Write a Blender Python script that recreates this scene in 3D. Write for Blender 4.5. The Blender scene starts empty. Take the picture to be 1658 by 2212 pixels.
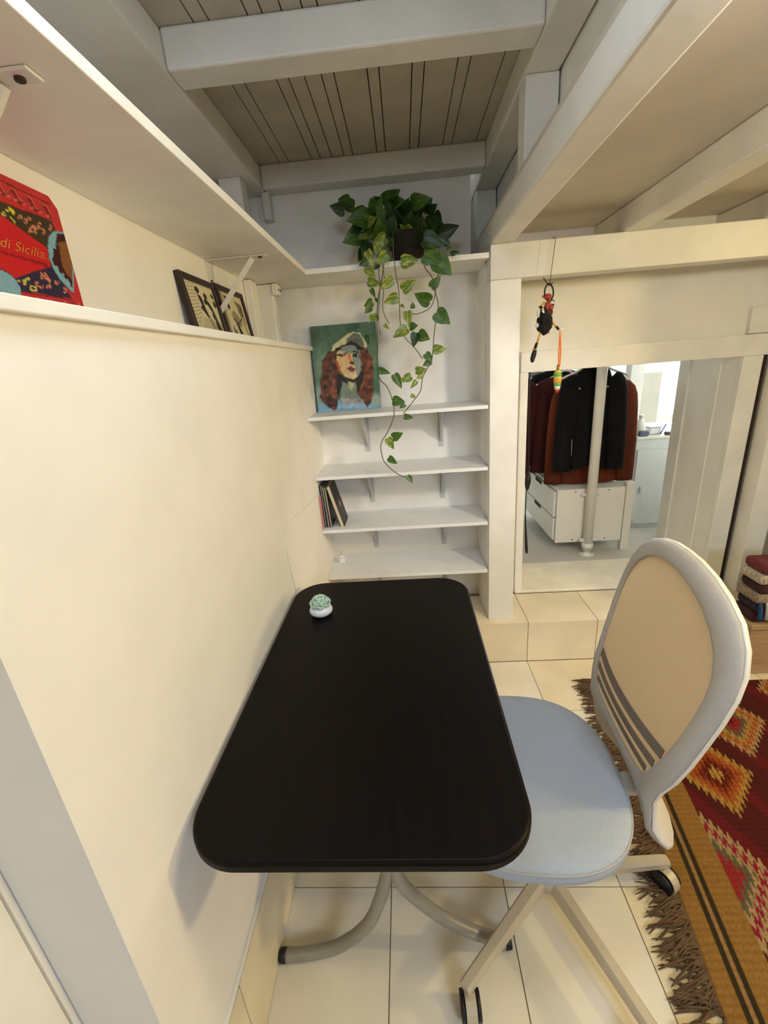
import bpy, bmesh, math, random
import numpy as np
from mathutils import Matrix, Vector

random.seed(7); rng = np.random.default_rng(5)
S = bpy.context.scene
COL = S.collection
# ------------------------------------------------------------------ camera
FPX, CX, CY, HC = 929.5, 829.0, 1106.0, 1.477
yaw, pit, rol = [math.radians(a) for a in (-3.80863, 18.91277, -4.49295)]
fwd = Vector((math.sin(yaw)*math.cos(pit), math.cos(yaw)*math.cos(pit), -math.sin(pit)))
rt0 = Vector((math.cos(yaw), -math.sin(yaw), 0)); up0 = rt0.cross(fwd)
rt = rt0*math.cos(rol) + up0*math.sin(rol); up = -rt0*math.sin(rol) + up0*math.cos(rol)
cd = bpy.data.cameras.new('camera'); cam = bpy.data.objects.new('camera', cd); COL.objects.link(cam)
cd.sensor_fit = 'VERTICAL'; cd.sensor_height = 36.0; cd.sensor_width = 36.0
cd.lens = FPX/2212*36.0; cd.clip_start = .02
mw = Matrix((rt, up, -fwd)).transposed().to_4x4(); mw.translation = (0, 0, HC); cam.matrix_world = mw
S.camera = cam

def ray(px, py):
    return rt*((px-CX)/FPX) - up*((py-CY)/FPX) + fwd
def at(ax, val, px, py):
    d = ray(px, py); o = Vector((0, 0, HC)); i = 'xyz'.index(ax)
    return o + d*((val-o[i])/d[i])

# ------------------------------------------------------------------ world, lights, exposure
W = bpy.data.worlds.new('world'); S.world = W; W.use_nodes = True
W.node_tree.nodes['Background'].inputs[0].default_value = (.80, .92, 1, 1)
W.node_tree.nodes['Background'].inputs[1].default_value = 4.0
S.view_settings.view_transform = 'Standard'; S.view_settings.look = 'None'
S.view_settings.gamma = 1.0; S.view_settings.use_curve_mapping = False
S.view_settings.exposure = 0.20

def point(name, loc, energy, color, r=.05):
    l = bpy.data.lights.new(name, 'POINT'); l.energy = energy; l.color = color; l.shadow_soft_size = r
    o = bpy.data.objects.new(name, l); o.location = loc; COL.objects.link(o); return o
def area(name, loc, rot, sx, sy, energy, color):
    l = bpy.data.lights.new(name, 'AREA'); l.shape = 'RECTANGLE'; l.size = sx; l.size_y = sy
    l.energy = energy; l.color = color
    o = bpy.data.objects.new(name, l); o.location = loc; o.rotation_euler = rot; COL.objects.link(o); return o
point('wall_lamp_light', (3.3, .45, 1.66), 98, (1, .76, .33), .07)
point('pendant_lamp_light', (1.28, .42, 1.78), 13, (1, .83, .30), .06)
point('bulb_light', (.6, .5, 1.82), 5.5, (1, .92, .90), .08)
sl_ = bpy.data.lights.new('niche_fill_spot', 'SPOT'); sl_.energy = 22; sl_.color = (.97, .95, 1); sl_.spot_size = math.radians(78); sl_.spot_blend = .7; sl_.shadow_soft_size = .05  # spot added to brighten the lower niche, has no fixture
slo = bpy.data.objects.new('niche_fill_spot', sl_); slo.location = (1.0, .8, 1.70); slo.rotation_euler = (Vector((.25, 2.1, .55))-slo.location).to_track_quat('-Z', 'Y').to_euler(); COL.objects.link(slo)
area('ceiling_lamp_light', (-.1, .40, 2.15), (math.radians(30), 0, 0), .3, .3, 3.8, (.72, .84, 1))
area('room_daylight', (1.2, -1.6, 1.9), (math.radians(40), 0, 0), 1.0, .8, 35, (.62, .78, 1))
area('closet_window_daylight', (2.5, 4.55, 1.6), (math.radians(-90), 0, 0), 1.2, 1.1, 60, (.92, .98, 1))

# ------------------------------------------------------------------ helpers
def lin(c):
    return tuple(((v/255)/12.92 if v/255 <= .04045 else ((v/255+.055)/1.055)**2.4) for v in c)
MATS = {}
def mat(name, rgb, rough=.6, var=.06, scale=30, bump=.0, metal=0, bscale=None, trans=0, spec=.5, stretch=None, grain=None):
    if name in MATS: return MATS[name]
    m = bpy.data.materials.new(name); m.use_nodes = True; nt = m.node_tree; N = nt.nodes; L = nt.links
    b = N['Principled BSDF']; b.inputs['Roughness'].default_value = rough; b.inputs['Metallic'].default_value = metal
    b.inputs['Specular IOR Level'].default_value = spec
    tc = N.new('ShaderNodeTexCoord'); mp = N.new('ShaderNodeMapping'); L.new(tc.outputs['Object'], mp.inputs[0])
    if stretch: mp.inputs['Scale'].default_value = stretch
    nz = N.new('ShaderNodeTexNoise'); nz.inputs['Scale'].default_value = scale; nz.inputs['Detail'].default_value = 4
    L.new(mp.outputs[0], nz.inputs['Vector'])
    cr = N.new('ShaderNodeValToRGB'); c = lin(rgb)
    g = grain and lin(grain)
    cr.color_ramp.elements[0].color = ((*g, 1) if g else (*[max(0, v*(1-var*2)) for v in c], 1)); cr.color_ramp.elements[0].position = .3
    cr.color_ramp.elements[1].color = (*[min(1, v*(1+var)) for v in c], 1); cr.color_ramp.elements[1].position = .65
    L.new(nz.outputs['Fac'], cr.inputs[0]); L.new(cr.outputs[0], b.inputs['Base Color'])
    if bump:
        n2 = N.new('ShaderNodeTexNoise'); n2.inputs['Scale'].default_value = bscale or scale*4; n2.inputs['Detail'].default_value = 3
        L.new(mp.outputs[0], n2.inputs['Vector'])
        bp = N.new('ShaderNodeBump'); bp.inputs['Strength'].default_value = bump; bp.inputs['Distance'].default_value = .004
        L.new(n2.outputs['Fac'], bp.inputs['Height']); L.new(bp.outputs[0], b.inputs['Normal'])
    if trans:
        t = N.new('ShaderNodeBsdfTranslucent'); mx = N.new('ShaderNodeMixShader'); mx.inputs[0].default_value = trans
        L.new(cr.outputs[0], t.inputs[0]); L.new(b.outputs[0], mx.inputs[1]); L.new(t.outputs[0], mx.inputs[2])
        L.new(mx.outputs[0], N['Material Output'].inputs[0])
    MATS[name] = m; return m
def vcmat(name, rough=.6, bump=0, bscale=300, spec=.4):
    if name in MATS: return MATS[name]
    m = bpy.data.materials.new(name); m.use_nodes = True; nt = m.node_tree; b = nt.nodes['Principled BSDF']
    b.inputs['Roughness'].default_value = rough; b.inputs['Specular IOR Level'].default_value = spec
    a = nt.nodes.new('ShaderNodeVertexColor'); a.layer_name = 'paint'
    nt.links.new(a.outputs[0], b.inputs['Base Color'])
    if bump:
        tc = nt.nodes.new('ShaderNodeTexCoord'); nz = nt.nodes.new('ShaderNodeTexNoise'); nz.inputs['Scale'].default_value = bscale
        nt.links.new(tc.outputs['Object'], nz.inputs['Vector'])
        bp = nt.nodes.new('ShaderNodeBump'); bp.inputs['Strength'].default_value = bump; bp.inputs['Distance'].default_value = .003
        nt.links.new(nz.outputs['Fac'], bp.inputs['Height']); nt.links.new(bp.outputs[0], b.inputs['Normal'])
    MATS[name] = m; return m

def tag(o, label=None, cat=None, group=None, kind=None):
    if label: o['label'] = label
    if cat: o['category'] = cat
    if group: o['group'] = group
    if kind: o['kind'] = kind
    return o
def attach(o, parent):
    o.parent = parent
    M_ = Matrix.Identity(4); p = parent
    chain = []
    while p: chain.append(p); p = p.parent
    for q in reversed(chain): M_ = M_ @ q.matrix_parent_inverse @ q.matrix_basis
    o.matrix_parent_inverse = M_.inverted()
def link(name, me, m, parent=None, smooth=False):
    o = bpy.data.objects.new(name, me); COL.objects.link(o)
    if m: me.materials.append(m)
    if smooth:
        for p in me.polygons: p.use_smooth = True
    if parent: attach(o, parent)
    return o
def bmobj(name, bm, m, parent=None, smooth=False):
    bmesh.ops.recalc_face_normals(bm, faces=bm.faces)
    me = bpy.data.meshes.new(name); bm.to_mesh(me); bm.free(); return link(name, me, m, parent, smooth)
def raw(name, V, F, m, parent=None, smooth=False, fix=True):
    me = bpy.data.meshes.new(name); me.from_pydata([tuple(v) for v in V], [], F); me.update()
    if fix:
        bm = bmesh.new(); bm.from_mesh(me); bmesh.ops.recalc_face_normals(bm, faces=bm.faces); bm.to_mesh(me); bm.free()
    return link(name, me, m, parent, smooth)
def empty(name, loc):
    o = bpy.data.objects.new(name, None); o.location = loc; o.empty_display_size = .05; COL.objects.link(o); return o
def bbox(bm, x0, x1, y0, y1, z0, z1, bev=0, seg=2, M=None):
    vs = [bm.verts.new((x, y, z)) for x in (x0, x1) for y in (y0, y1) for z in (z0, z1)]
    f = [(0, 1, 3, 2), (4, 6, 7, 5), (0, 4, 5, 1), (2, 3, 7, 6), (0, 2, 6, 4), (1, 5, 7, 3)]
    fs = [bm.faces.new([vs[i] for i in q]) for q in f]
    if M is not None: bmesh.ops.transform(bm, matrix=M, verts=vs)
    if bev:
        es = list({e for q in fs for e in q.edges})
        bmesh.ops.bevel(bm, geom=es, offset=bev, segments=seg, affect='EDGES', profile=.5)
def box(name, x0, x1, y0, y1, z0, z1, m, parent=None, bev=0, seg=2, M=None):
    bm = bmesh.new(); bbox(bm, x0, x1, y0, y1, z0, z1, bev, seg, M); return bmobj(name, bm, m, parent)
def tube_vf(pts, r, n=10, close=True):
    pts = [Vector(p) for p in pts]; V = []; F = []
    rs = r if isinstance(r, (list, tuple)) else [r]*len(pts)
    ref = Vector((.31, .17, .93)).normalized(); prev = None
    for i, p in enumerate(pts):
        t = (pts[min(i+1, len(pts)-1)] - pts[max(i-1, 0)]).normalized()
        a = (prev - t*prev.dot(t)) if prev else t.cross(ref)
        if a.length < 1e-4: a = t.cross(Vector((1, 0, 0)))
        a.normalize(); prev = a; b = t.cross(a)
        for k in range(n):
            an = 2*math.pi*k/n; V.append(p + (a*math.cos(an) + b*math.sin(an))*rs[i])
    for i in range(len(pts)-1):
        for k in range(n):
            F.append((i*n+k, i*n+(k+1) % n, (i+1)*n+(k+1) % n, (i+1)*n+k))
    if close:
        F.append(tuple(range(n))[::-1]); F.append(tuple((len(pts)-1)*n+k for k in range(n)))
    return V, F
def tube(name, pts, r, m, parent=None, n=10):
    V, F = tube_vf(pts, r, n); return raw(name, V, F, m, parent, True)
def smooth_pts(P, k=6):
    P = [Vector(p) for p in P]; out = []
    for i in range(len(P)-1):
        p0, p1, p2, p3 = P[max(i-1, 0)], P[i], P[i+1], P[min(i+2, len(P)-1)]
        for j in range(k):
            t = j/k
            out.append(.5*((2*p1)+(p2-p0)*t+(2*p0-5*p1+4*p2-p3)*t*t+(3*p1-p0-3*p2+p3)*t**3))
    out.append(P[-1]); return out
def lathe(name, prof, c, m, parent=None, n=32, sx=1, sy=1):
    V = []; F = []
    for r, z in prof:
        for k in range(n):
            a = 2*math.pi*k/n; V.append((c[0]+r*math.cos(a)*sx, c[1]+r*math.sin(a)*sy, c[2]+z))
    for i in range(len(prof)-1):
        for k in range(n): F.append((i*n+k, i*n+(k+1) % n, (i+1)*n+(k+1) % n, (i+1)*n+k))
    F.append(tuple(range(n))[::-1]); F.append(tuple((len(prof)-1)*n+k for k in range(n)))
    return raw(name, V, F, m, parent, True)
def inpoly(X, Y, poly):
    r = np.zeros(X.shape, bool); n = len(poly)
    for i in range(n):
        x1, y1 = poly[i]; x2, y2 = poly[(i+1) % n]
        if y1 == y2: continue
        c = ((y1 > Y) != (y2 > Y)) & (X < (x2-x1)*(Y-y1)/(y2-y1)+x1); r ^= c
    return r
class Art:
    """flat print: a colour for every point of a surface grid, laid on in layers"""
    def __init__(s, X, Y, base):
        s.X, s.Y = X, Y; s.c = np.zeros(X.shape+(3,)); s.c[:] = base
    def poly(s, p, col, a=1):
        k = inpoly(s.X, s.Y, p)[..., None]*a; s.c = s.c*(1-k)+np.array(col)*k
    def ell(s, cx, cy, rx, ry, col, a=1, soft=0):
        d = np.sqrt(((s.X-cx)/rx)**2+((s.Y-cy)/ry)**2)
        k = np.clip((1-d)/soft, 0, 1) if soft else (d < 1).astype(float)
        k = k[..., None]*a; s.c = s.c*(1-k)+np.array(col)*k
    def line(s, pts, w, col, a=1):
        d = np.full(s.X.shape, 1e9)
        for (x1, y1), (x2, y2) in zip(pts[:-1], pts[1:]):
            L2 = (x2-x1)**2+(y2-y1)**2+1e-9
            t = np.clip(((s.X-x1)*(x2-x1)+(s.Y-y1)*(y2-y1))/L2, 0, 1)
            d = np.minimum(d, np.hypot(s.X-x1-t*(x2-x1), s.Y-y1-t*(y2-y1)))
        k = (d < w).astype(float)[..., None]*a; s.c = s.c*(1-k)+np.array(col)*k
def gridmesh(name, P, colors, m, parent=None):
    h, w = P.shape[:2]
    idx = np.arange(h*w).reshape(h, w)
    F = np.stack([idx[:-1, :-1], idx[:-1, 1:], idx[1:, 1:], idx[1:, :-1]], -1).reshape(-1, 4).tolist()
    me = bpy.data.meshes.new(name); me.from_pydata(P.reshape(-1, 3).tolist(), [], F); me.update()
    c = np.clip(colors, 0, 255)/255.; c = np.where(c <= .04045, c/12.92, ((c+.055)/1.055)**2.4)
    ca = me.color_attributes.new('paint', 'FLOAT_COLOR', 'POINT')
    buf = np.ones((h*w, 4), np.float32); buf[:, :3] = c.reshape(-1, 3); ca.data.foreach_set('color', buf.ravel())
    return link(name, me, m, parent)

# ------------------------------------------------------------------ materials
M_wall = mat('painted_plaster', (240, 236, 228), .75, .02, 6, .12, bscale=90)
M_white = mat('white_paint_wood', (238, 235, 226), .5, .035, 7, .10, bscale=60, stretch=(1, 1, 1))
M_beam = mat('beam_paint', (228, 225, 216), .55, .05, 5, .14, bscale=45)
M_plank = mat('plank_paint', (184, 176, 158), .6, .06, 9, .08)
M_shelf = mat('shelf_laminate', (238, 238, 236), .42, .015, 14)
M_tile = mat('limestone_tile', (236, 227, 208), .38, .06, 3.2, .05, bscale=24)
M_tile2 = mat('limestone_tile_warm', (230, 216, 186), .38, .07, 3.2, .05, bscale=24)
M_grout = mat('grout', (150, 130, 98), .9, .05)
M_sill = mat('painted_sill', (236, 228, 206), .55, .06, 6, .2, bscale=14)
M_table = mat('blackbrown_laminate', (17, 12, 10), .42, .12, 5, .05, bscale=40, stretch=(14, 1, 8), spec=.12)
M_steel = mat('grey_steel', (158, 154, 144), .4, .04, 20, metal=.35)
M_chairmetal = mat('beige_metal', (196, 184, 162), .42, .03, 20, metal=.2)
M_black = mat('black_plastic', (18, 17, 17), .5, .1)
M_metalw = mat('white_metal', (226, 222, 212), .4, .02)
M_greybr = mat('bracket_grey', (196, 196, 196), .45, .02)
M_gap = mat('dark_gap', (52, 36, 24), .9, .1)

# ------------------------------------------------------------------ structure
XW = -.426            # lower half wall
XU = -.605            # upper wall above the ledge
YB = 2.153            # back wall
ZS = .227             # step height
K = 'structure'
def st(o): o['kind'] = K; return o
floor = st(box('floor', -.9, 4.4, -3.6, 1.87, -.06, -.0035, M_grout))
def shared_tiles(name, parent, cells, mk, mats):
    cache = {}
    for (sx, sy, sz, loc) in cells:
        key = (round(sx, 4), round(sy, 4), round(sz, 4), random.randrange(len(mats)))
        if key not in cache:
            bm = bmesh.new(); bbox(bm, -sx/2, sx/2, -sy/2, sy/2, -sz, 0)
            me = bpy.data.meshes.new(name); bmesh.ops.recalc_face_normals(bm, faces=bm.faces); bm.to_mesh(me); bm.free()
            me.materials.append(mats[key[3]]); cache[key] = me
        o = bpy.data.objects.new(name, cache[key]); COL.objects.link(o); o.location = loc; attach(o, parent)
TX0, TY0, TS = -.122, .848, .3325
cells = []
xs = [-.418] + [TX0+TS*k for k in range(0, 10)]
ys = [-.15] + [TY0+TS*k for k in range(-2, 4)]
for a, b in zip(xs[:-1], xs[1:]):
    for c, d in zip(ys[:-1], ys[1:]):
        cells.append((b-a-.003, d-c-.003, .008, ((a+b)/2, (c+d)/2, 0)))
shared_tiles('tile', floor, cells, None, [M_tile, M_tile, M_tile2])
# raised step with riser and tread tiles
step = st(box('trim_1', -.43, 3.2, 1.852, 4.65, -.06, ZS-.004, M_grout))
cells = []
for a, b in zip(xs[:-1], xs[1:]):
    cells.append((b-a-.003, .27, .004, ((a+b)/2, 1.985, ZS)))
shared_tiles('tread_tile', step, cells, None, [M_tile, M_tile2])
cells = []
for a, b in zip(xs[:-1], xs[1:]):
    cells.append((b-a-.003, .006, ZS-.004, ((a+b)/2, 1.850, ZS-.002)))
shared_tiles('riser_tile', step, cells, None, [M_tile, M_tile2])
# left half wall, ledge, upper wall
wl = st(box('wall_left', -.62, XW, .35, YB+.1, -.02, 1.560, M_wall))
st(box('wall_left_upper', -.80, XU, -3.6, YB+.1, 1.50, 1.86, M_wall))
st(box('wall_left_loft', -.86, -.70, -3.6, YB+.1, 1.86, 2.95, M_wall))
st(box('wall_left_front', -.80, -.556, -3.6, .349, -.05, 1.55, M_wall))
led = box('trim_2', XU-.005, -.412, .20, YB, 1.5600, 1.5780, M_white, bev=.002); st(led)
# door leaf and jamb strip below the ledge, left of the half wall
dj = st(box('trim_3', -.60, -.5505, .3405, .349, 0, 1.55, M_white)); 
d1 = st(box('door_1', -.60, -.552, -.48, .3375, .005, 1.55, M_white))
# baseboard slabs
bb = st(box('baseboard_left', XW-.002, XW+.004, .35, 1.85, 0, .262, M_grout))
cells = []
yy = [.35, .515, .848, 1.18, 1.513, 1.846]
for a, b in zip(yy[:-1], yy[1:]): cells.append((.009, b-a-.003, .262, (XW+.0055, (a+b)/2, .264)))
shared_tiles('slab', bb, cells, None, [M_tile2, M_tile2, M_tile])
# painted edge on top of the slabs
st(box('trim_4', XW-.002, XW+.008, .35, 1.846, .264, .276, M_white, bev=.003))
# back wall: lower (thicker) and upper part, part right of the post, lintel zone
st(box('wall_back', -.62, .56, YB, YB+.10, ZS-.02, 1.570, M_wall))
st(box('wall_back_upper', -.86, .56, YB+.012, YB+.10, 1.57, 1.86, M_wall))
st(box('wall_back_loft', -.86, .322, YB, YB+.10, 1.84, 2.95, M_wall))
st(box('wall_back_right', .46, 3.2, YB+.010, YB+.10, 1.44, 1.97, M_wall))
st(box('wall_back_far_right', 1.60, 3.2, YB+.020, YB+.12, ZS-.02, 1.46, M_wall))
st(box('wall_back_high', .322, 3.6, 2.46, 2.56, 1.96, 2.95, M_wall))
# side panel of the niche
st(box('trim_5', .352, .372, 1.975, YB, ZS, 1.83, M_white))
# door frame round the low opening
door = empty('door_2', (1.06, 2.13, ZS)); door['kind'] = K
box('door_stile', .545, .582, 2.135, 2.165, ZS+.012, 1.40, M_white, door, .002)
box('door_stile', 1.540, 1.627, 2.135, 2.165, ZS+.012, 1.39, M_white, door, .003)
box('lintel', .545, 1.645, 2.130, 2.162, 1.39, 1.482, M_white, door, .003)
st(box('trim_6', 1.545, 2.03, 2.140, 2.163, 1.484, 1.592, M_white, bev=.002))
# passage: right cheek, its far post, ceiling, threshold
st(box('wall_passage_right', 1.541, 1.66, 2.165, 2.50, ZS, 1.60, M_wall))
st(box('trim_7', 1.532, 1.66, 2.50, 2.592, ZS, 2.35, M_beam, bev=.003))
st(box('trim_8', 1.537, 1.66, 2.27, 2.34, ZS, 1.55, M_white, bev=.003))
st(box('wall_passage_left', .40, .555, 2.165, 2.50, ZS, 1.60, M_wall))
st(box('ceiling_passage', .40, 1.66, 2.165, 2.45, 1.58, 1.66, M_wall))
sill = box('trim_9', .545, 1.62, 2.128, 2.465, ZS-.002, ZS+.014, M_sill, bev=.004); st(sill)
# closet room behind
M_cfloor = mat('closet_floor', (196, 190, 180), .5, .03, 5)
M_cwall = mat('closet_wall', (228, 226, 220), .8, .02, 5)
st(box('floor_closet', .0, 3.5, 2.46, 4.62, ZS-.03, ZS+.010, M_cfloor))
st(box('wall_closet_left', -.05, .05, 2.26, 4.62, ZS, 2.5, M_cwall))
st(box('wall_closet_right', 3.4, 3.5, 2.26, 4.62, ZS, 2.5, M_cwall))
st(box('ceiling_closet', -.05, 3.5, 2.45, 4.72, 2.45, 2.5, M_cwall))
st(box('wall_closet_front', -.05, .40, 2.453, 2.56, ZS, 2.5, M_cwall)); st(box('wall_closet_front_top', .40, 1.66, 2.453, 2.5, 1.58, 1.962, M_cwall)); st(box('wall_closet_front_right', 1.66, 3.5, 2.453, 2.56, ZS, 2.5, M_cwall))
cw = st(box('wall_closet_back', -.05, 1.90, 4.62, 4.72, ZS, 2.5, M_cwall))
st(box('wall_closet_back_right', 3.15, 3.5, 4.62, 4.72, ZS, 2.5, M_cwall))
st(box('wall_closet_back_low', 1.90, 3.15, 4.62, 4.72, ZS, .72, M_cwall))
st(box('wall_closet_back_high', 1.90, 3.15, 4.62, 4.72, 2.2, 2.5, M_cwall))
wn = empty('window_1', (2.5, 4.65, .72)); wn['kind'] = K
M_glass = bpy.data.materials.new('window_glass'); M_glass.use_nodes = True
_n = M_glass.node_tree.nodes; _t = _n.new('ShaderNodeBsdfTransparent'); _t.inputs[0].default_value = (.93, .98, 1, 1)
_g = _n.new('ShaderNodeBsdfGlossy'); _g.inputs['Roughness'].default_value = .02; _mx = _n.new('ShaderNodeMixShader'); _mx.inputs[0].default_value = .06
M_glass.node_tree.links.new(_t.outputs[0], _mx.inputs[1]); M_glass.node_tree.links.new(_g.outputs[0], _mx.inputs[2])
M_glass.node_tree.links.new(_mx.outputs[0], _n['Material Output'].inputs[0])
for x0, x1 in ((1.9, 1.95), (2.36, 2.42), (3.1, 3.15)): box('window_frame', x0, x1, 4.63, 4.70, .72, 2.2, M_metalw, wn)
for z0, z1 in ((.72, .77), (2.15, 2.2)): box('window_rail', 1.95, 3.1, 4.635, 4.695, z0, z1, M_metalw, wn)
box('pane', 1.95, 2.36, 4.66, 4.664, .77, 2.15, M_glass, wn); box('pane', 2.42, 3.1, 4.66, 4.664, .77, 2.15, M_glass, wn)
# far side of the room (not in view): right wall, wall behind the camera, ceiling
st(box('wall_light_blocker', 2.03, 2.11, 1.42, YB+.02, -.01, 1.96, M_wall))  # added out of view to block lamp light from the panel above the doorway
M_far = mat('ochre_plaster', (150, 140, 126), .8, .04, 5)
st(box('wall_right', 4.3, 4.4, -3.5, 2.56, -.05, 2.95, M_far))
st(box('wall_right_back', 3.2, 4.4, YB+.02, YB+.12, -.05, 2.95, M_far))
st(box('wall_front', -.9, 4.4, -3.6, -3.5, -.05, 2.95, M_far))
st(box('ceiling', -.9, 4.4, -3.6, 2.56, 2.95, 3.05, M_far))

# ------------------------------------------------------------------ loft ceiling planks
loft = st(box('ceiling_loft', -.72, .47, -1.2, YB, 2.285, 2.33, M_gap))
marks = [533.7, 551.5, 602, 621.6, 672, 690.8, 715, 741, 761, 813.5, 832, 884, 903.6, 956, 975.7, 1029]
mys = [356.5, 353, 348, 345.6, 341, 338.8, 334.6, 330, 329, 325, 323, 317, 314, 309, 307, 300]
pxs = [at('z', 2.271, a, b).x for a, b in zip(marks, mys)]
edges = [-.72] + pxs + [.47]
bands = [(-1.2, 1.36), (1.36, 2.11)]
for a, b in zip(edges[:-1], edges[1:]):
    for y0, y1 in bands:
        box('plank', a+.0017, b-.0017, y0+.001, y1-.001, 2.271, 2.284, M_plank, loft)

def beam(label, *a, bev=.006, m=M_beam, name='ceiling_beam'):
    o = box(name, *a, m, None, bev); return tag(o, label, 'beam')
ZB = 2.188
beam('wide grey-white beam running along the left wall above the long shelf', -.69, -.531, -1.2, YB-.001, ZB, 2.271)
beam('white cross beam nearest the viewer under the plank ceiling', -.5305, .3715, 1.316, 1.402, ZB, 2.271)
beam('white cross beam against the back wall above the hanging plant', -.5305, .3715, 2.072, YB-.001, ZB, 2.271)
beam('white upper edge beam on stub posts right of the plank ceiling', .372, .466, -1.2, 2.455, ZB, 2.271)
beam('thick white rafter resting on the post at the niche corner', .357, .4435, -1.2, 2.455, 1.8755, 1.958, bev=.008)
beam('white rafter at upper right running back to the front header beam', .845, .927, -1.2, 2.455, 1.8755, 1.962)
beam('white rafter at the far upper right beyond the second one', 1.345, 1.43, -1.2, 2.455, 1.8755, 1.962)
st(box('ceiling_low_right', .372, 2.2, -1.2, 2.455, 1.9625, 1.985, mat('aged_ceiling_paint', (208, 199, 182), .7, .04, 4, .1, bscale=40)))
st(box('trim_10', .471, .490, -1.2, 2.455, 1.985, 2.29, M_white))
beam('short white stub post on the rafter below the upper edge beam', .376, .466, 1.50, 1.575, 1.9860, ZB-.0005, bev=.003, name='stub_post')
beam('small white stub post behind the plant by the back wall', .376, .466, 2.335, 2.41, 1.9860, ZB-.0005, bev=.003, name='stub_post')
beam('little white stub post under the left beam end near the corner', -.66, -.575, 1.93, 2.0, 1.862, ZB-.0005, bev=.003, name='stub_post')
beam('narrow white batten at the back left corner below the cross beam', -.545, -.515, 2.10, YB-.001, 2.09, ZB-.0005, bev=.002, name='wall_batten')
# header and its posts
beam('long white header beam across the right side above the low doorway', .357, 2.029, 1.887, 1.975, 1.7525, 1.875, bev=.003, name='header_beam')
tag(box('wooden_post', .357, .476, 1.887, 1.972, ZS, 1.7520, M_white, None, .003), 'square white wooden post standing between shelf niche and low doorway', 'post')
tag(box('wooden_post', 1.652, 1.745, 2.05, 2.14, ZS, 1.7, M_white, None, .003), 'white board post right of the doorway frame beside the dark gap', 'post')
tag(box('wooden_post', 1.765, 1.86, 1.96, 2.045, ZS, 1.7520, M_white, None, .012, 3), 'white post at the right edge of the picture behind the chair back', 'post')
st(box('trim_11', 1.629, 1.650, 2.146, 2.166, ZS, 1.40, M_gap))
# corner boards above the ledge
tag(box('corner_board', -.604, -.530, 1.992, 2.05, 1.5785, 1.829, M_white, None, .004), 'white upright board in the corner above the ledge', 'board')
tag(box('corner_board', -.604, -.575, 1.86, 1.935, 1.5785, 1.829, M_white, None, .004), 'slim white batten left of the corner board above the ledge', 'board')

# ------------------------------------------------------------------ L-shaped high shelf
def mk_bm(*boxes, bev=.0015):
    bm = bmesh.new()
    for b in boxes: bbox(bm, *b, bev)
    return bm
hs = empty('high_shelf', (-.4, 1.9, 1.83))
box('shelf_board', XU, -.358, -.6, 1.887, 1.831, 1.850, M_white, hs, .0015)
box('shelf_board', XU, .352, 1.8875, YB, 1.831, 1.850, M_white, hs, .0015)
tag(hs, 'L-shaped white shelf high on the left and back walls holding the plant', 'shelf')
def angle_bracket(y, label):
    r = empty('shelf_bracket', (XU, y, 1.83))
    box('arm', XU, -.41, y-.014, y+.014, 1.8265, 1.8305, M_metalw, r, .001)
    box('leg', XU, XU+.004, y-.014, y+.014, 1.66, 1.8260, M_metalw, r, .001)
    V, F = tube_vf([(XU+.006, y, 1.668), (-.455, y, 1.824)], .011, 4)
    raw('strut', V, F, M_metalw, r)
    for x in (-.425,): lathe('screw', [(.006, -.003), (.006, 0)], (x-.005, y, 1.8262), M_gap, r, 10)
    bm = bmesh.new()
    lathe('screw', [(.004, -.004), (.004, .004)], (XU+.005, y+.002, 1.77), M_gap, r, 8)
    tag(r, label, 'bracket', 'brackets under the high shelf')
angle_bracket(1.532, 'white metal angle bracket with diagonal strut above the framed prints')
angle_bracket(.628, 'white metal bracket under the high shelf above the red painted panel')
# little white block bracket
cb = tag(box('corner_block', -.530, -.505, 1.985, 2.045, 1.785, 1.829, M_white, None, .004), 'small white block with two screws under the high shelf corner', 'block')
for yy_ in (2.0, 2.03): lathe('screw', [(.004, -.001), (.004, .002)], (0, 0, 0), M_gap, cb, 8).matrix_basis = Matrix.Translation((-.505, yy_, 1.805)) @ Matrix.Rotation(math.pi/2, 4, 'Y')

# ------------------------------------------------------------------ niche shelves with brackets
SZ = [1.281, 1.0125, .7525, .5055]
names = ['topmost', 'second', 'third', 'lowest']
whats = ['under the portrait canvas', 'above the leaning books', 'carrying the leaning books', 'carrying the little plug adapter']
for z, nm, wh in zip(SZ, names, whats):
    r = empty('wall_shelf', (-.03, 2.02, z-.015))
    box('shelf_board', XW+.001, .351, 1.887, YB, z-.0155, z, M_shelf, r, .001)
    for x in (-.198, .167):
        br = box('bracket', x-.013, x+.013, YB-.003, YB, z-.215, z-.016, M_greybr, r, .0008)
        box('bracket_arm', x-.013, x+.013, 1.96, YB-.003, z-.0185, z-.016, M_greybr, br)
        bm = bmesh.new()
        v = [bm.verts.new(p) for p in ((x-.004, YB-.003, z-.0185), (x-.004, YB-.003, z-.19), (x-.004, 1.965, z-.0185), (x+.004, YB-.003, z-.0185), (x+.004, YB-.003, z-.19), (x+.004, 1.965, z-.0185))]
        for f in ((0, 1, 2), (3, 5, 4), (0, 3, 4, 1), (1, 4, 5, 2), (2, 5, 3, 0)): bm.faces.new([v[i] for i in f])
        bmobj('bracket_web', bm, M_greybr, br)
    tag(r, '%s of the four white niche shelves, %s' % (nm, wh), 'shelf', 'white shelves in the niche')

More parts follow.
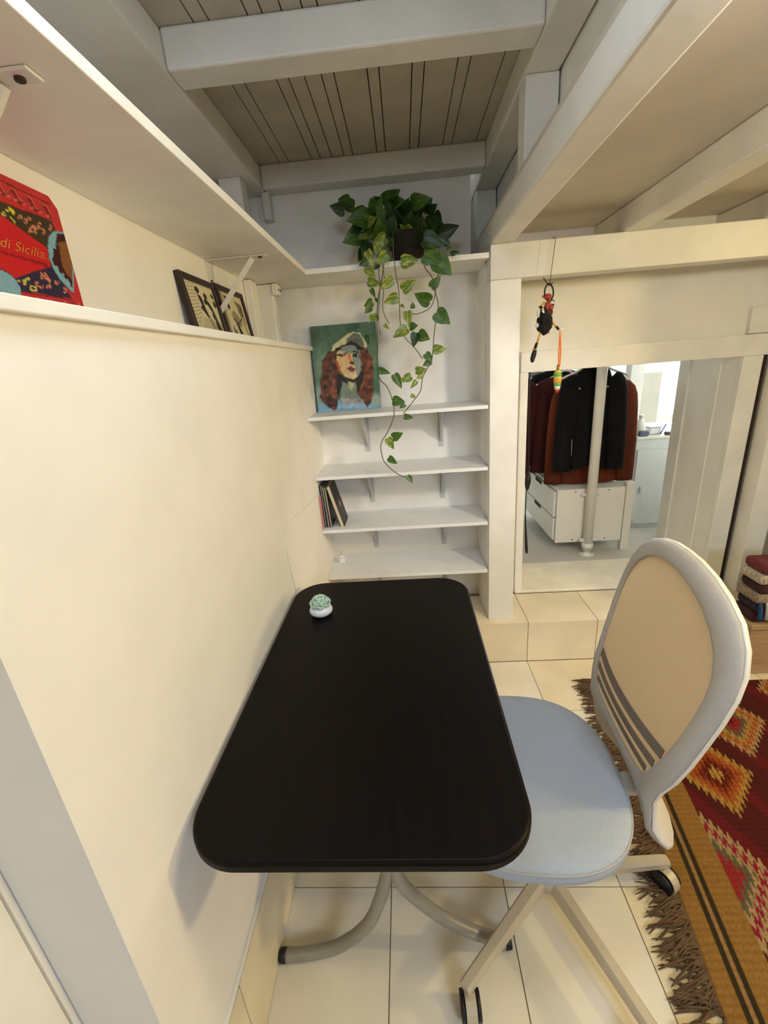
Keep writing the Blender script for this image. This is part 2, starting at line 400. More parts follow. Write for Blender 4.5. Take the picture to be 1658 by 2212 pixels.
# ------------------------------------------------------------------ table
def rrect(x0, x1, y0, y1, r, n=10):
    out = []
    for cx, cy, a0 in ((x1-r, y1-r, 0), (x0+r, y1-r, 90), (x0+r, y0+r, 180), (x1-r, y0+r, 270)):
        for k in range(n+1):
            a = math.radians(a0+90*k/n); out.append((cx+r*math.cos(a), cy+r*math.sin(a)))
    return out
def slab(name, outline, prof, m, parent):
    c = Vector((sum(p[0] for p in outline)/len(outline), sum(p[1] for p in outline)/len(outline)))
    n = len(outline); V = []; F = []
    nrm = []
    for i in range(n):
        d = Vector(outline[(i+1) % n]) - Vector(outline[i-1]); nrm.append(Vector((d.y, -d.x)).normalized())
    for ins, z in prof:
        for p, q in zip(outline, nrm): V.append((p[0]-q.x*ins, p[1]-q.y*ins, z))
    for i in range(len(prof)-1):
        for k in range(n): F.append((i*n+k, i*n+(k+1) % n, (i+1)*n+(k+1) % n, (i+1)*n+k))
    F.append(tuple(range(n))[::-1]); F.append(tuple((len(prof)-1)*n+k for k in range(n)))
    return raw(name, V, F, m, parent)
tb = empty('desk', (-.12, .91, 0))
tag(tb, 'dark brown table with rounded corners pushed against the left wall', 'table')
slab('tabletop', rrect(-.4155, .1755, .449, 1.374, .10, 14), [(.006, .725), (.002, .727), (0, .731), (0, .743), (.0015, .747), (.005, .7495), (.007, .75)], M_table, tb)
for y in (.69, 1.13):
    tube('leg', smooth_pts([(-.104, y, .70), (-.104, y, .42), (-.108, y, .32), (-.162, y-.002, .15), (-.243, y-.004, .058), (-.320, y-.006, .026), (-.398, y-.008, .0165)]), .016, M_steel, tb, 14)
    tube('leg', smooth_pts([(-.084, y, .70), (-.084, y, .42), (-.078, y, .30), (.0, y+.01, .165), (.083, y+.015, .083), (.15, y+.02, .038), (.182, y+.022, .0165)]), .016, M_steel, tb, 14)
    tube('foot_cap', [(-.396, y-.008, .0168), (-.412, y-.008, .0165)], .0168, M_black, tb, 14)
    tube('foot_cap', [(.180, y+.022, .0175), (.196, y+.024, .0165)], .0168, M_black, tb, 14)
    box('mounting_plate', -.20, .01, y-.04, y+.04, .700, .7248, M_steel, tb, .003)
tube('stretcher', [(-.094, .70, .52), (-.094, 1.12, .52)], .014, M_steel, tb, 12)

# ------------------------------------------------------------------ swivel chair
M_fab = mat('grey_fabric', (186, 182, 176), .9, .03, 220, .25, bscale=900, spec=.2)
M_seatfab = mat('seat_fabric', (178, 186, 196), .9, .03, 220, .25, bscale=900, spec=.2)
M_mesh = mat('mesh_fabric', (206, 190, 168), .9, .04, 400, .2, bscale=1200, trans=.40, spec=.1)
M_bar = mat('mesh_bar', (122, 112, 104), .9, .04, 300, .15)
M_shell = mat('shell_plastic', (240, 236, 226), .4, .01)
HX, HY = .322, .83
ch = empty('swivel_chair', (HX, HY, 0)); tag(ch, 'light grey swivel chair on castors pulled up to the dark table', 'chair')
# seat
def sup(a, b, n=2.6, N=64):
    o = []
    for k in range(N):
        t = 2*math.pi*k/N; c, s = math.cos(t), math.sin(t)
        o.append((a*abs(c)**(2/n)*(1 if c >= 0 else -1), b*abs(s)**(2/n)*(1 if s >= 0 else -1)))
    return o
phi = -.07
so = sup(.238, .250)
def seatmesh(name, prof, m, parent, cx=.243, cy=.845):
    V = []; F = []; n = len(so)
    for sc, z in prof:
        for x, y in so:
            X, Y = x*sc, y*sc
            V.append((cx+X*math.cos(phi)-Y*math.sin(phi), cy+X*math.sin(phi)+Y*math.cos(phi), z))
    for i in range(len(prof)-1):
        for k in range(n): F.append((i*n+k, i*n+(k+1) % n, (i+1)*n+(k+1) % n, (i+1)*n+k))
    F.append(tuple(range(n))[::-1]); F.append(tuple((len(prof)-1)*n+k for k in range(n)))
    return raw(name, V, F, m, parent, True)
seat = seatmesh('seat', [(.90, .430), (.965, .434), (.995, .444), (1.0, .456), (.997, .468), (.985, .4745), (.97, .480), (.93, .486), (.8, .4895), (.5, .491), (.1, .491)], M_seatfab, ch)
V, F = [], []
sp = [(.243+x*.995*math.cos(phi)-y*.995*math.sin(phi), .845+x*.995*math.sin(phi)+y*.995*math.cos(phi), .4715) for x, y in so]; sp.append(sp[0])
tube('piping', sp, .0022, M_fab, seat, 6)
seatmesh('seat_shell', [(.55, .405), (.80, .412), (.905, .4295)], M_shell, ch)
# backrest: curved shell, ring of padded fabric round a mesh window
BX, BY, BZ, BR = .470, .901, .514, .2
def sst(x): x = min(1, max(0, x)); return x*x*(3-2*x)
bdir = Vector((math.cos(phi), math.sin(phi), 0)); ldir = Vector((-math.sin(phi), math.cos(phi), 0))
def BP(s, h, d=0):
    off = (math.sin(BR)*h if h > 0 else -.54*h) + .03*h*h + .028*(1-sst((h+.03)/.16)) + .58*s*s*sst((h+.02)/.16) - 1.6*s*s*(1-sst((h+.13)/.13))
    return Vector((BX, BY, BZ)) + bdir*(off+d) + ldir*s + Vector((0, 0, math.cos(BR)*h))
half = [(-.225, 0), (-.225, .05), (-.222, .10), (-.212, .136), (-.190, .156), (-.155, .165), (-.11, .168), (-.06, .170), (-.015, .174), (.035, .193), (.09, .212), (.15, .222), (.21, .229), (.28, .236), (.34, .238), (.39, .233), (.435, .217), (.475, .188), (.505, .145), (.525, .100), (.537, .05), (.540, 0)]
inner = [(.030, 0), (.030, .045), (.031, .085), (.033, .115), (.038, .135), (.046, .148), (.056, .156), (.068, .162), (.082, .168), (.102, .175), (.128, .182), (.165, .190), (.21, .197), (.265, .203), (.315, .205), (.36, .200), (.40, .185), (.437, .158), (.467, .120), (.486, .082), (.498, .041), (.501, 0)]
def full(hf): return [(w, h) for h, w in hf] + [(-w, h) for h, w in hf[-2:0:-1]]
out_, in_ = full(half), full(inner); n = len(out_)
def ring(name, prof, m, parent):   # prof: (blend inner->outer, depth)
    V = []; F = []
    for t, d in prof:
        for (so_, ho), (si, hi) in zip(out_, in_): V.append(BP(si+(so_-si)*t, hi+(ho-hi)*t, d))
    k_ = len(prof)
    for i in range(k_):
        for k in range(n): F.append((i*n+k, i*n+(k+1) % n, ((i+1) % k_)*n+(k+1) % n, ((i+1) % k_)*n+k))
    return raw(name, V, F, m, parent, True)
back = ring('backrest', [(0, .000), (.04, -.005), (.2, -.007), (.5, -.007), (.8, -.003), (.95, .004), (1.0, .011), (.9, .013), (.4, .009), (0, .006)], M_fab, ch)
ring('back_shell', [(-.01, .0075), (.4, .0105), (.9, .0145), (1.003, .0125), (1.012, .016), (.96, .024), (.5, .022), (.1, .018)], M_shell, ch)
# mesh panel
V = []; F = []; rings = 7
for i in range(rings):
    t = 1-i/rings
    for s_, h_ in in_: V.append(BP(s_*t*1.01, .265+(h_-.265)*t*1.01, .004))
V.append(BP(0, .265, .004))
for i in range(rings-1):
    for k in range(n): F.append((i*n+k, i*n+(k+1) % n, (i+1)*n+(k+1) % n, (i+1)*n+k))
for k in range(n): F.append(((rings-1)*n+k, (rings-1)*n+(k+1) % n, rings*n))
raw('mesh_panel', V, F, M_mesh, ch, True)
for h0, h1, w in ((.122, .146, .176), (.086, .106, .166), (.054, .070, .150)):
    V = []; F = []; nn = 18
    for i in range(nn+1):
        s_ = -w+2*w*i/nn
        for h_ in (h0, h1): V.append(BP(s_, h_, .0015))
        for h_ in (h0, h1): V.append(BP(s_, h_, .0035))
    for i in range(nn):
        a = 4*i; b = a+4
        F += [(a, a+1, b+1, b), (a+2, b+2, b+3, a+3), (a, b, b+2, a+2), (a+1, a+3, b+3, b+1)]
    F += [(0, 2, 3, 1), (4*nn, 4*nn+1, 4*nn+3, 4*nn+2)]
    raw('lumbar_bar', V, F, M_bar, ch)
# bracket from shell to seat, column, base
box('back_support', -.03, .27, -.03, .03, .395, .411, M_shell, ch, .005, 2, Matrix.Translation((.28, .85, 0)))
tube('gas_column', [(HX, HY, .11), (HX, HY, .24)], .026, M_chairmetal, ch, 20)
tube('gas_piston', [(HX, HY, .24), (HX, HY, .40)], .016, M_steel, ch, 20)
box('mechanism', HX-.09, HX+.09, HY-.07, HY+.07, .385, .418, M_black, ch, .008)
lathe('hub', [(.03, .07), (.044, .075), (.046, .11), (.038, .128), (.028, .132)], (HX, HY, 0), M_chairmetal, ch, 24)
def casters():
    for k in range(5):
        a = math.radians(6+72*k); d = Vector((math.cos(a), math.sin(a), 0)); p = Vector((-d.y, d.x, 0)); o = Vector((HX, HY, 0))
        V = []
        for r, z0, z1, w in ((.03, .078, .120, .019), (.20, .076, .107, .0160), (.335, .071, .096, .0145), (.352, .073, .091, .0135)):
            c = o+d*r
            for sx, zz in ((-1, z0), (1, z0), (1, (z0+z1*2)/3), (.6, z1), (-.6, z1), (-1, (z0+z1*2)/3)): V.append(c+p*w*sx+Vector((0, 0, zz)))
        F = [(i*6+j, i*6+(j+1) % 6, (i+1)*6+(j+1) % 6, (i+1)*6+j) for i in range(3) for j in range(6)]
        F += [tuple(range(6)), tuple(range(18, 24))]
        lg = raw('leg', V, F, M_chairmetal, ch)
        b = o+d*.335; sw = math.radians((300, 250, 200, 272, 230)[k]); q = Vector((math.cos(sw), math.sin(sw), 0)); ax = Vector((-q.y, q.x, 0))
        wc = b+q*.018
        cs = tube('castor', [b+Vector((0, 0, .055)), b+Vector((0, 0, .072))], .007, M_steel, ch, 10)
        for s_ in (-1, 1):
            tube('wheel', [wc+ax*(.013*s_)+Vector((0, 0, .0292)), wc+ax*(.023*s_)+Vector((0, 0, .0292))], .029, M_black, cs, 20)
        # hood over the wheels
        V = []; F = []; m_ = 10
        for i in range(m_+1):
            an = math.radians(-50+215*i/m_)
            for s_ in (-1, 1):
                V.append(wc-q*(math.cos(an)*.0315)*-1+Vector((0, 0, .0292+math.sin(an)*.0335))+ax*.0125*s_)
        for i in range(m_): F.append((2*i, 2*i+1, 2*i+3, 2*i+2))
        hd = raw('hood', V, F, M_chairmetal, cs, False, False)
        sm = hd.modifiers.new('solid', 'SOLIDIFY'); sm.thickness = .003; sm.offset = 0
casters()

# ------------------------------------------------------------------ rug with fringe
def rug():
    s0, s1, y0, y1 = .700, 1.75, -.10, 1.66
    nu, nv = 300, 420
    sv = np.linspace(s0, s1, nu); yv = np.linspace(y0, y1, nv)
    Sg, Yg = np.meshgrid(sv, yv)
    A = Art(Sg, Yg, (176, 128, 62))
    c = A.c
    def put(mask, col): c[mask] = col
    teeth = np.abs((Sg/.017) % 1-.5)*2*.034          # serrated weave, teeth run along the rug
    put((Sg > .752) & (Sg < .764), (66, 56, 34)); put((Sg > .764) & (Sg < .776), (186, 140, 84)); put((Sg > .776) & (Sg < .790), (66, 56, 34))
    put(Sg < .710, (150, 105, 50))
    body = Sg > .858
    put(body, (96, 36, 32))
    put(body & (np.abs(((Sg-.858)/.19+(Yg)/.32) % 1-.5) < .14), (120, 34, 36))
    T1 = ((1.0, (206, 158, 74)), (.80, (196, 100, 40)), (.56, (150, 62, 30)), (.40, (110, 34, 26)), (.20, (216, 164, 78)))
    T2 = ((1.0, (204, 168, 112)), (.86, (192, 100, 44)), (.68, (206, 160, 84)), (.52, (108, 104, 76)), (.36, (170, 50, 48)), (.12, (110, 30, 30)))
    T3 = ((1.0, (200, 164, 112)), (.84, (164, 38, 58)), (.70, (200, 164, 112)), (.56, (112, 108, 78)), (.38, (170, 52, 48)))
    def loz(sc, yc, hs_, hy, pal):
        d = np.abs(Sg-sc)/hs_ + (np.abs(Yg-yc)-teeth+.017)/hy
        for lv, col in pal: put(body & (d < lv), col)
    for k in range(-2, 3):
        o = .64*k
        loz(.858, .875+o, .135, .185, T3); loz(.985, 1.198+o, .122, .150, T1); loz(1.15, 1.43+o, .135, .165, T2)
        loz(1.22, 1.03+o, .13, .16, T3); loz(1.36, 1.28+o, .12, .15, T1); loz(1.50, .96+o, .14, .18, T2); loz(1.62, 1.3+o, .14, .18, T3)
    stripe = ((np.floor(Yg/.008)) % 2)[..., None]
    c *= .80*(1-.06*stripe); c *= (1+.07*(rng.random(c.shape[:2])[..., None]-.5)*2)
    A.c = c
    X = Sg+.17*(Yg-.9)
    Z = .0045+.0012*np.sin(Yg*9+Sg*7)
    P3 = np.stack([X, Yg, Z], -1)
    r = empty('kilim_rug', (1.2, .8, 0)); tag(r, 'red and mustard woven kilim rug with stepped lozenges and fringe', 'rug')
    top = gridmesh('weave', P3, A.c, vcmat('kilim_wool', .95, .5, 260, .1), r)
    sm = top.modifiers.new('solid', 'SOLIDIFY'); sm.thickness = .004; sm.offset = -1
    # fringe: twisted brown cords
    Mf = mat('fringe_wool', (96, 72, 48), .95, .2, 40)
    V = []; F = []
    def cord(p, q, bend, rr):
        b0 = len(V); p = Vector(p); q = Vector(q); mid = (p+q)/2+Vector(bend)
        v, f = tube_vf([p, p*.3+mid*.7, mid*.4+q*.6, q], [rr, rr*1.1, rr, rr*.5], 5)
        V.extend(v); F.extend([tuple(i+b0 for i in t) for t in f])
    y = y0
    while y < y1:
        x = s0+.17*(y-.9); L_ = random.uniform(.05, .12); dy = random.uniform(-.06, .025)
        cord((x+.004, y, .006), (x-L_, y+dy, random.uniform(.003, .008)), (random.uniform(-.01, .01), random.uniform(-.015, .015), random.uniform(.0, .012)), random.uniform(.002, .0036))
        y += random.uniform(.0018, .0036)
    for _ in range(60):
        x = s0+.17*(y1-.9)+random.uniform(-.02, .05); cord((x, y1-.02, .008), (x-random.uniform(.04, .13), y1+random.uniform(-.08, .04), .006), (0, 0, random.uniform(.01, .03)), .003)
    fr = raw('fringe', V, F, Mf, r, False, False); fr['kind'] = 'stuff'; fr['label'] = 'brown twisted fringe'
rug()

# ------------------------------------------------------------------ leaning canvas with the portrait
def leaning(u0, u1, v, base, topv, axis='x'):
    """frame of a leaning panel: base point line and top line -> origin, U, Vv, N"""
    return
def portrait():
    r = empty('canvas_painting', (-.265, 2.09, 1.2815))
    tag(r, 'unframed canvas portrait of a red-haired woman in a cap on the topmost niche shelf', 'painting')
    bl, br = Vector((-.416, 2.086, 1.2818)), Vector((-.114, 2.086, 1.2818))
    tl, tr = Vector((-.4165, 2.129, 1.664)), Vector((-.1125, 2.129, 1.664))
    nrm = (br-bl).cross(tl-bl).normalized()
    bk = -nrm*.017
    V = [p+nrm*-.0008 for p in (bl, br, tr, tl)] + [p+bk for p in (bl, br, tr, tl)]
    raw('canvas_edge', V, [(0, 1, 2, 3), (4, 7, 6, 5), (0, 4, 5, 1), (1, 5, 6, 2), (2, 6, 7, 3), (3, 7, 4, 0)], mat('canvas_side', (92, 112, 96), .8, .1), r)
    w, h = 150, 190
    u, v = np.meshgrid(np.linspace(0, 1, w), np.linspace(0, 1, h))
    def bil(a, b, c, d): return ((1-u)*(1-v))[..., None]*np.array(a)+(u*(1-v))[..., None]*np.array(b)+((1-u)*v)[..., None]*np.array(c)+(u*v)[..., None]*np.array(d)
    P3 = bil(tl, tr, bl, br)
    Q = bil((75, 155), (1385, 90), (250, 1910), (1490, 1810))
    nzz = rng.normal(0, 1, (24, 20)); 
    def blot(sc, seed):
        g = np.random.default_rng(seed).normal(0, 1, (60, 60)); yy = (Q[..., 1]/sc); xx = (Q[..., 0]/sc)
        i0 = np.floor(yy).astype(int); j0 = np.floor(xx).astype(int); fy = yy-i0; fx = xx-j0
        G = lambda i, j: g[i % 60, j % 60]
        return (G(i0, j0)*(1-fy)*(1-fx)+G(i0, j0+1)*(1-fy)*fx+G(i0+1, j0)*fy*(1-fx)+G(i0+1, j0+1)*fy*fx)
    A = Art(Q[..., 0]+blot(60, 1)*9, Q[..., 1]+blot(60, 2)*9, (78, 108, 84))
    A.ell(940, 190, 150, 120, (52, 88, 76), .8, .5); A.ell(300, 900, 220, 600, (122, 148, 126), .8, .8); A.ell(1330, 760, 150, 420, (112, 138, 104), .7, .7)
    A.ell(240, 1550, 200, 300, (150, 170, 168), .8, .6); A.ell(1390, 1660, 150, 230, (168, 184, 176), .9, .5); A.ell(150, 350, 200, 260, (70, 88, 70), .7, .7)
    A.ell(1420, 1200, 90, 400, (76, 118, 96), .8, .6)
    A.poly([(240, 1720), (640, 1660), (1200, 1660), (1500, 1790), (1500, 1840), (250, 1930)], (124, 164, 188)); A.ell(900, 1770, 300, 50, (168, 190, 204), .7, .6)
    A.poly([(560, 600), (420, 700), (330, 830), (310, 1000), (330, 1080), (285, 1250), (300, 1400), (290, 1600), (330, 1660), (430, 1780), (560, 1860), (620, 1830), (640, 1650), (660, 1400), (720, 1250), (680, 1080), (640, 900), (660, 660)], (92, 56, 42))
    A.poly([(1040, 560), (1220, 620), (1310, 800), (1340, 950), (1330, 1200), (1340, 1500), (1280, 1700), (1210, 1810), (1150, 1680), (1010, 1500), (1000, 1250), (1080, 1100), (1110, 900), (1070, 700)], (104, 58, 36))
    hair = (np.abs(A.c-np.array((92, 56, 42))).sum(-1) < 8) | (np.abs(A.c-np.array((104, 58, 36))).sum(-1) < 8)
    f = np.clip(1+blot(55, 3)*.28+blot(24, 4)*.14, .35, 1.6)[..., None]
    A.c = np.where(hair[..., None], A.c*f, A.c)
    A.ell(560, 1560, 70, 60, (176, 106, 66), .6, .6); A.ell(1250, 880, 60, 130, (160, 84, 36), .7, .6); A.ell(560, 1260, 60, 60, (150, 84, 62), .6, .6); A.ell(1170, 1530, 50, 100, (150, 92, 62), .6, .6)
    A.poly([(640, 1080), (760, 1180), (960, 1230), (1090, 1050), (1150, 1000), (1120, 1300), (1050, 1500), (1000, 1300), (900, 1310), (720, 1290), (650, 1620), (610, 1400)], (40, 34, 30))
    A.poly([(720, 1260), (820, 1300), (1000, 1270), (1010, 1500), (1120, 1680), (950, 1720), (700, 1640), (690, 1450)], (126, 142, 126)); A.poly([(850, 1250), (960, 1300), (900, 1460), (850, 1360)], (178, 178, 138))
    A.poly([(690, 1610), (1130, 1610), (1150, 1690), (900, 1740), (700, 1690)], (160, 160, 156)); A.ell(1060, 1660, 70, 50, (128, 104, 104), .7, .6)
    A.poly([(620, 660), (700, 560), (850, 530), (980, 540), (1080, 680), (1105, 880), (1090, 1060), (1030, 1170), (960, 1215), (860, 1200), (760, 1150), (690, 1040), (600, 860)], (216, 182, 132))
    A.poly([(920, 560), (1070, 650), (1105, 880), (1085, 1080), (1030, 1170), (1000, 1090), (985, 960), (930, 830), (935, 700)], (134, 150, 140))
    A.poly([(680, 640), (720, 570), (850, 535), (1000, 560), (1060, 650), (880, 690)], (134, 150, 140)); A.ell(950, 1130, 80, 50, (214, 196, 150), .9, .5)
    A.poly([(585, 800), (640, 860), (720, 1080), (680, 1060), (610, 950)], (182, 92, 48)); A.poly([(840, 690), (880, 690), (900, 820), (940, 880), (880, 880), (850, 790)], (206, 122, 70))
    A.poly([(860, 885), (950, 870), (965, 920), (900, 925)], (70, 28, 20))
    A.ell(910, 1012, 80, 30, (116, 58, 58)); A.ell(915, 1052, 52, 30, (146, 80, 80)); A.line([(840, 1020), (980, 1018)], 6, (70, 28, 32))
    A.ell(700, 728, 88, 26, (66, 54, 44)); A.ell(735, 726, 26, 14, (206, 196, 172)); A.ell(722, 726, 13, 14, (30, 24, 22)); A.ell(655, 735, 26, 14, (40, 32, 28)); A.ell(690, 690, 60, 18, (226, 190, 170), .8)
    A.ell(1000, 742, 74, 38, (40, 34, 30)); A.ell(1022, 745, 26, 20, (220, 216, 204)); A.ell(1000, 745, 16, 18, (20, 16, 16))
    A.poly([(905, 690), (970, 648), (1062, 668), (1064, 690), (980, 680)], (28, 24, 24)); A.poly([(740, 690), (820, 668), (826, 690), (760, 704)], (60, 32, 26))
    A.poly([(500, 650), (560, 510), (700, 420), (830, 310), (940, 268), (1060, 296), (1150, 420), (1230, 570), (1180, 612), (1050, 560), (900, 500), (780, 530), (640, 580), (550, 650)], (206, 202, 150))
    A.poly([(830, 400), (950, 296), (1050, 316), (1130, 440), (1170, 580), (1020, 520), (900, 450), (800, 510)], (98, 104, 88)); A.ell(960, 380, 110, 50, (122, 128, 112), .8, .6)
    A.poly([(640, 580), (780, 525), (900, 450), (1020, 520), (1180, 600), (1150, 640), (1040, 640), (980, 545), (850, 530), (720, 568), (650, 650), (590, 640)], (34, 32, 28))
    A.c = A.c*(1+.05*blot(40, 6)+.035*rng.normal(0, 1, (h, w)))[..., None]
    for _ in range(1): A.c[1:-1, 1:-1] = (A.c[1:-1, 1:-1]*2+A.c[:-2, 1:-1]+A.c[2:, 1:-1]+A.c[1:-1, :-2]+A.c[1:-1, 2:])/6
    gridmesh('painted_face', P3, A.c, vcmat('oil_paint', .55, .25, 160), r)
portrait()

# ------------------------------------------------------------------ things on the ledge
def tilt(y0, x_base, x_top, z0, z1):
    b = Vector((x_base, y0, z0)); v = Vector((x_top-x_base, 0, z1-z0)); L_ = v.length; v.normalize()
    u = Vector((0, 1, 0)); n_ = u.cross(v)
    return Matrix(((u.x, v.x, n_.x, b.x), (u.y, v.y, n_.y, b.y), (u.z, v.z, n_.z, b.z), (0, 0, 0, 1))), L_
M_frame = mat('dark_frame_wood', (42, 24, 20), .45, .15, 30, stretch=(1, 8, 1))
M_paper = mat('paper', (200, 190, 160), .8, .03)
def framed(y0, y1, xb, xt, z1, label, draw):
    M_, L_ = tilt(y0, xb, xt, 1.5785, z1); w = y1-y0
    r = empty('picture_frame', ((xb+xt)/2, (y0+y1)/2, 1.5785)); tag(r, label, 'picture frame', 'black and white prints on the ledge')
    bd = .017
    for a in ((0, bd, 0, L_), (w-bd, w, 0, L_), (bd, w-bd, 0, bd), (bd, w-bd, L_-bd, L_)):
        box('frame_bar', a[0], a[1], a[2], a[3], -.012, .004, M_frame, r, .0012, 1, M_)
    box('backing', bd*.5, w-bd*.5, bd*.5, L_-bd*.5, -.010, -.004, M_paper, r, 0, 1, M_)
    nx, ny = 90, 80
    U, Vv = np.meshgrid(np.linspace(bd, w-bd, nx), np.linspace(L_-bd, bd, ny))
    A = Art((U-bd)/(w-2*bd)*100, (L_-bd-Vv)/(L_-2*bd)*100, (214, 204, 170)); draw(A)
    P3 = np.array([[M_ @ Vector((U[j, i], Vv[j, i], -.0035)) for i in range(nx)] for j in range(ny)])
    gridmesh('print', P3, A.c, vcmat('print_paper', .6), r)
BK = (38, 30, 26)
def print1(A):
    for k in range(14): A.line([(2, 6+k*6.5), (38-k*.4, 2+k*6.0)], .8, (150, 138, 112))
    A.poly([(0, 80), (30, 62), (100, 70), (100, 100), (0, 100)], (190, 180, 150)); A.line([(12, 98), (36, 60)], 1.2, (226, 216, 180))
    A.ell(42, 12, 7, 6, BK); A.poly([(38, 18), (50, 24), (54, 45), (60, 62), (52, 60), (44, 52), (36, 46), (44, 40), (40, 30)], BK)
    A.ell(66, 20, 6, 6, BK); A.poly([(60, 22), (72, 30), (80, 40), (84, 52), (76, 50), (68, 40), (62, 34)], BK); A.ell(60, 32, 5, 5, BK)
    A.poly([(76, 48), (84, 52), (88, 66), (94, 82), (90, 96), (82, 88), (76, 78), (78, 66), (72, 58)], (58, 50, 40)); A.line([(54, 60), (62, 74), (66, 88)], 1.2, BK); A.line([(60, 60), (68, 74), (72, 86)], 1.0, BK)
    A.line([(90, 96), (92, 100)], 2, BK); A.ell(94, 32, 5, 7, BK); A.poly([(90, 10), (98, 14), (96, 22), (88, 18)], BK)
def print2(A):
    A.poly([(0, 0), (20, 0), (16, 100), (0, 100)], (196, 186, 156))
    for k in range(6): A.line([(4+k*3, 2), (3+k*2, 98)], .7, (150, 138, 112))
    A.poly([(22, 6), (34, 8), (38, 30), (30, 36), (24, 24)], BK); A.poly([(62, 10), (80, 14), (92, 20), (92, 46), (80, 44), (74, 30)], (120, 108, 86))
    A.poly([(36, 40), (50, 34), (66, 44), (74, 62), (62, 70), (46, 66), (38, 56)], (150, 138, 112)); A.line([(38, 52), (56, 62), (78, 48)], 1.6, BK)
    A.poly([(44, 60), (54, 64), (62, 80), (66, 100), (56, 100), (50, 84)], BK); A.poly([(78, 50), (86, 56), (84, 80), (80, 98), (72, 98), (76, 76)], (222, 212, 176)); A.line([(72, 30), (82, 60), (90, 84)], 1.4, BK)
    A.poly([(80, 90), (88, 86), (90, 100), (78, 100)], BK); A.line([(28, 70), (34, 98)], 2, (90, 80, 62)); A.line([(86, 18), (90, 60)], 1.8, BK); A.poly([(24, 74), (40, 78), (36, 96), (26, 92)], (120, 108, 86))
framed(1.288, 1.522, -.568, -.594, 1.760, 'dark-framed black and white print left of the bracket strut on the ledge', print1)
framed(1.533, 1.785, -.568, -.594, 1.766, 'dark-framed black and white print right of the bracket strut on the ledge', print2)

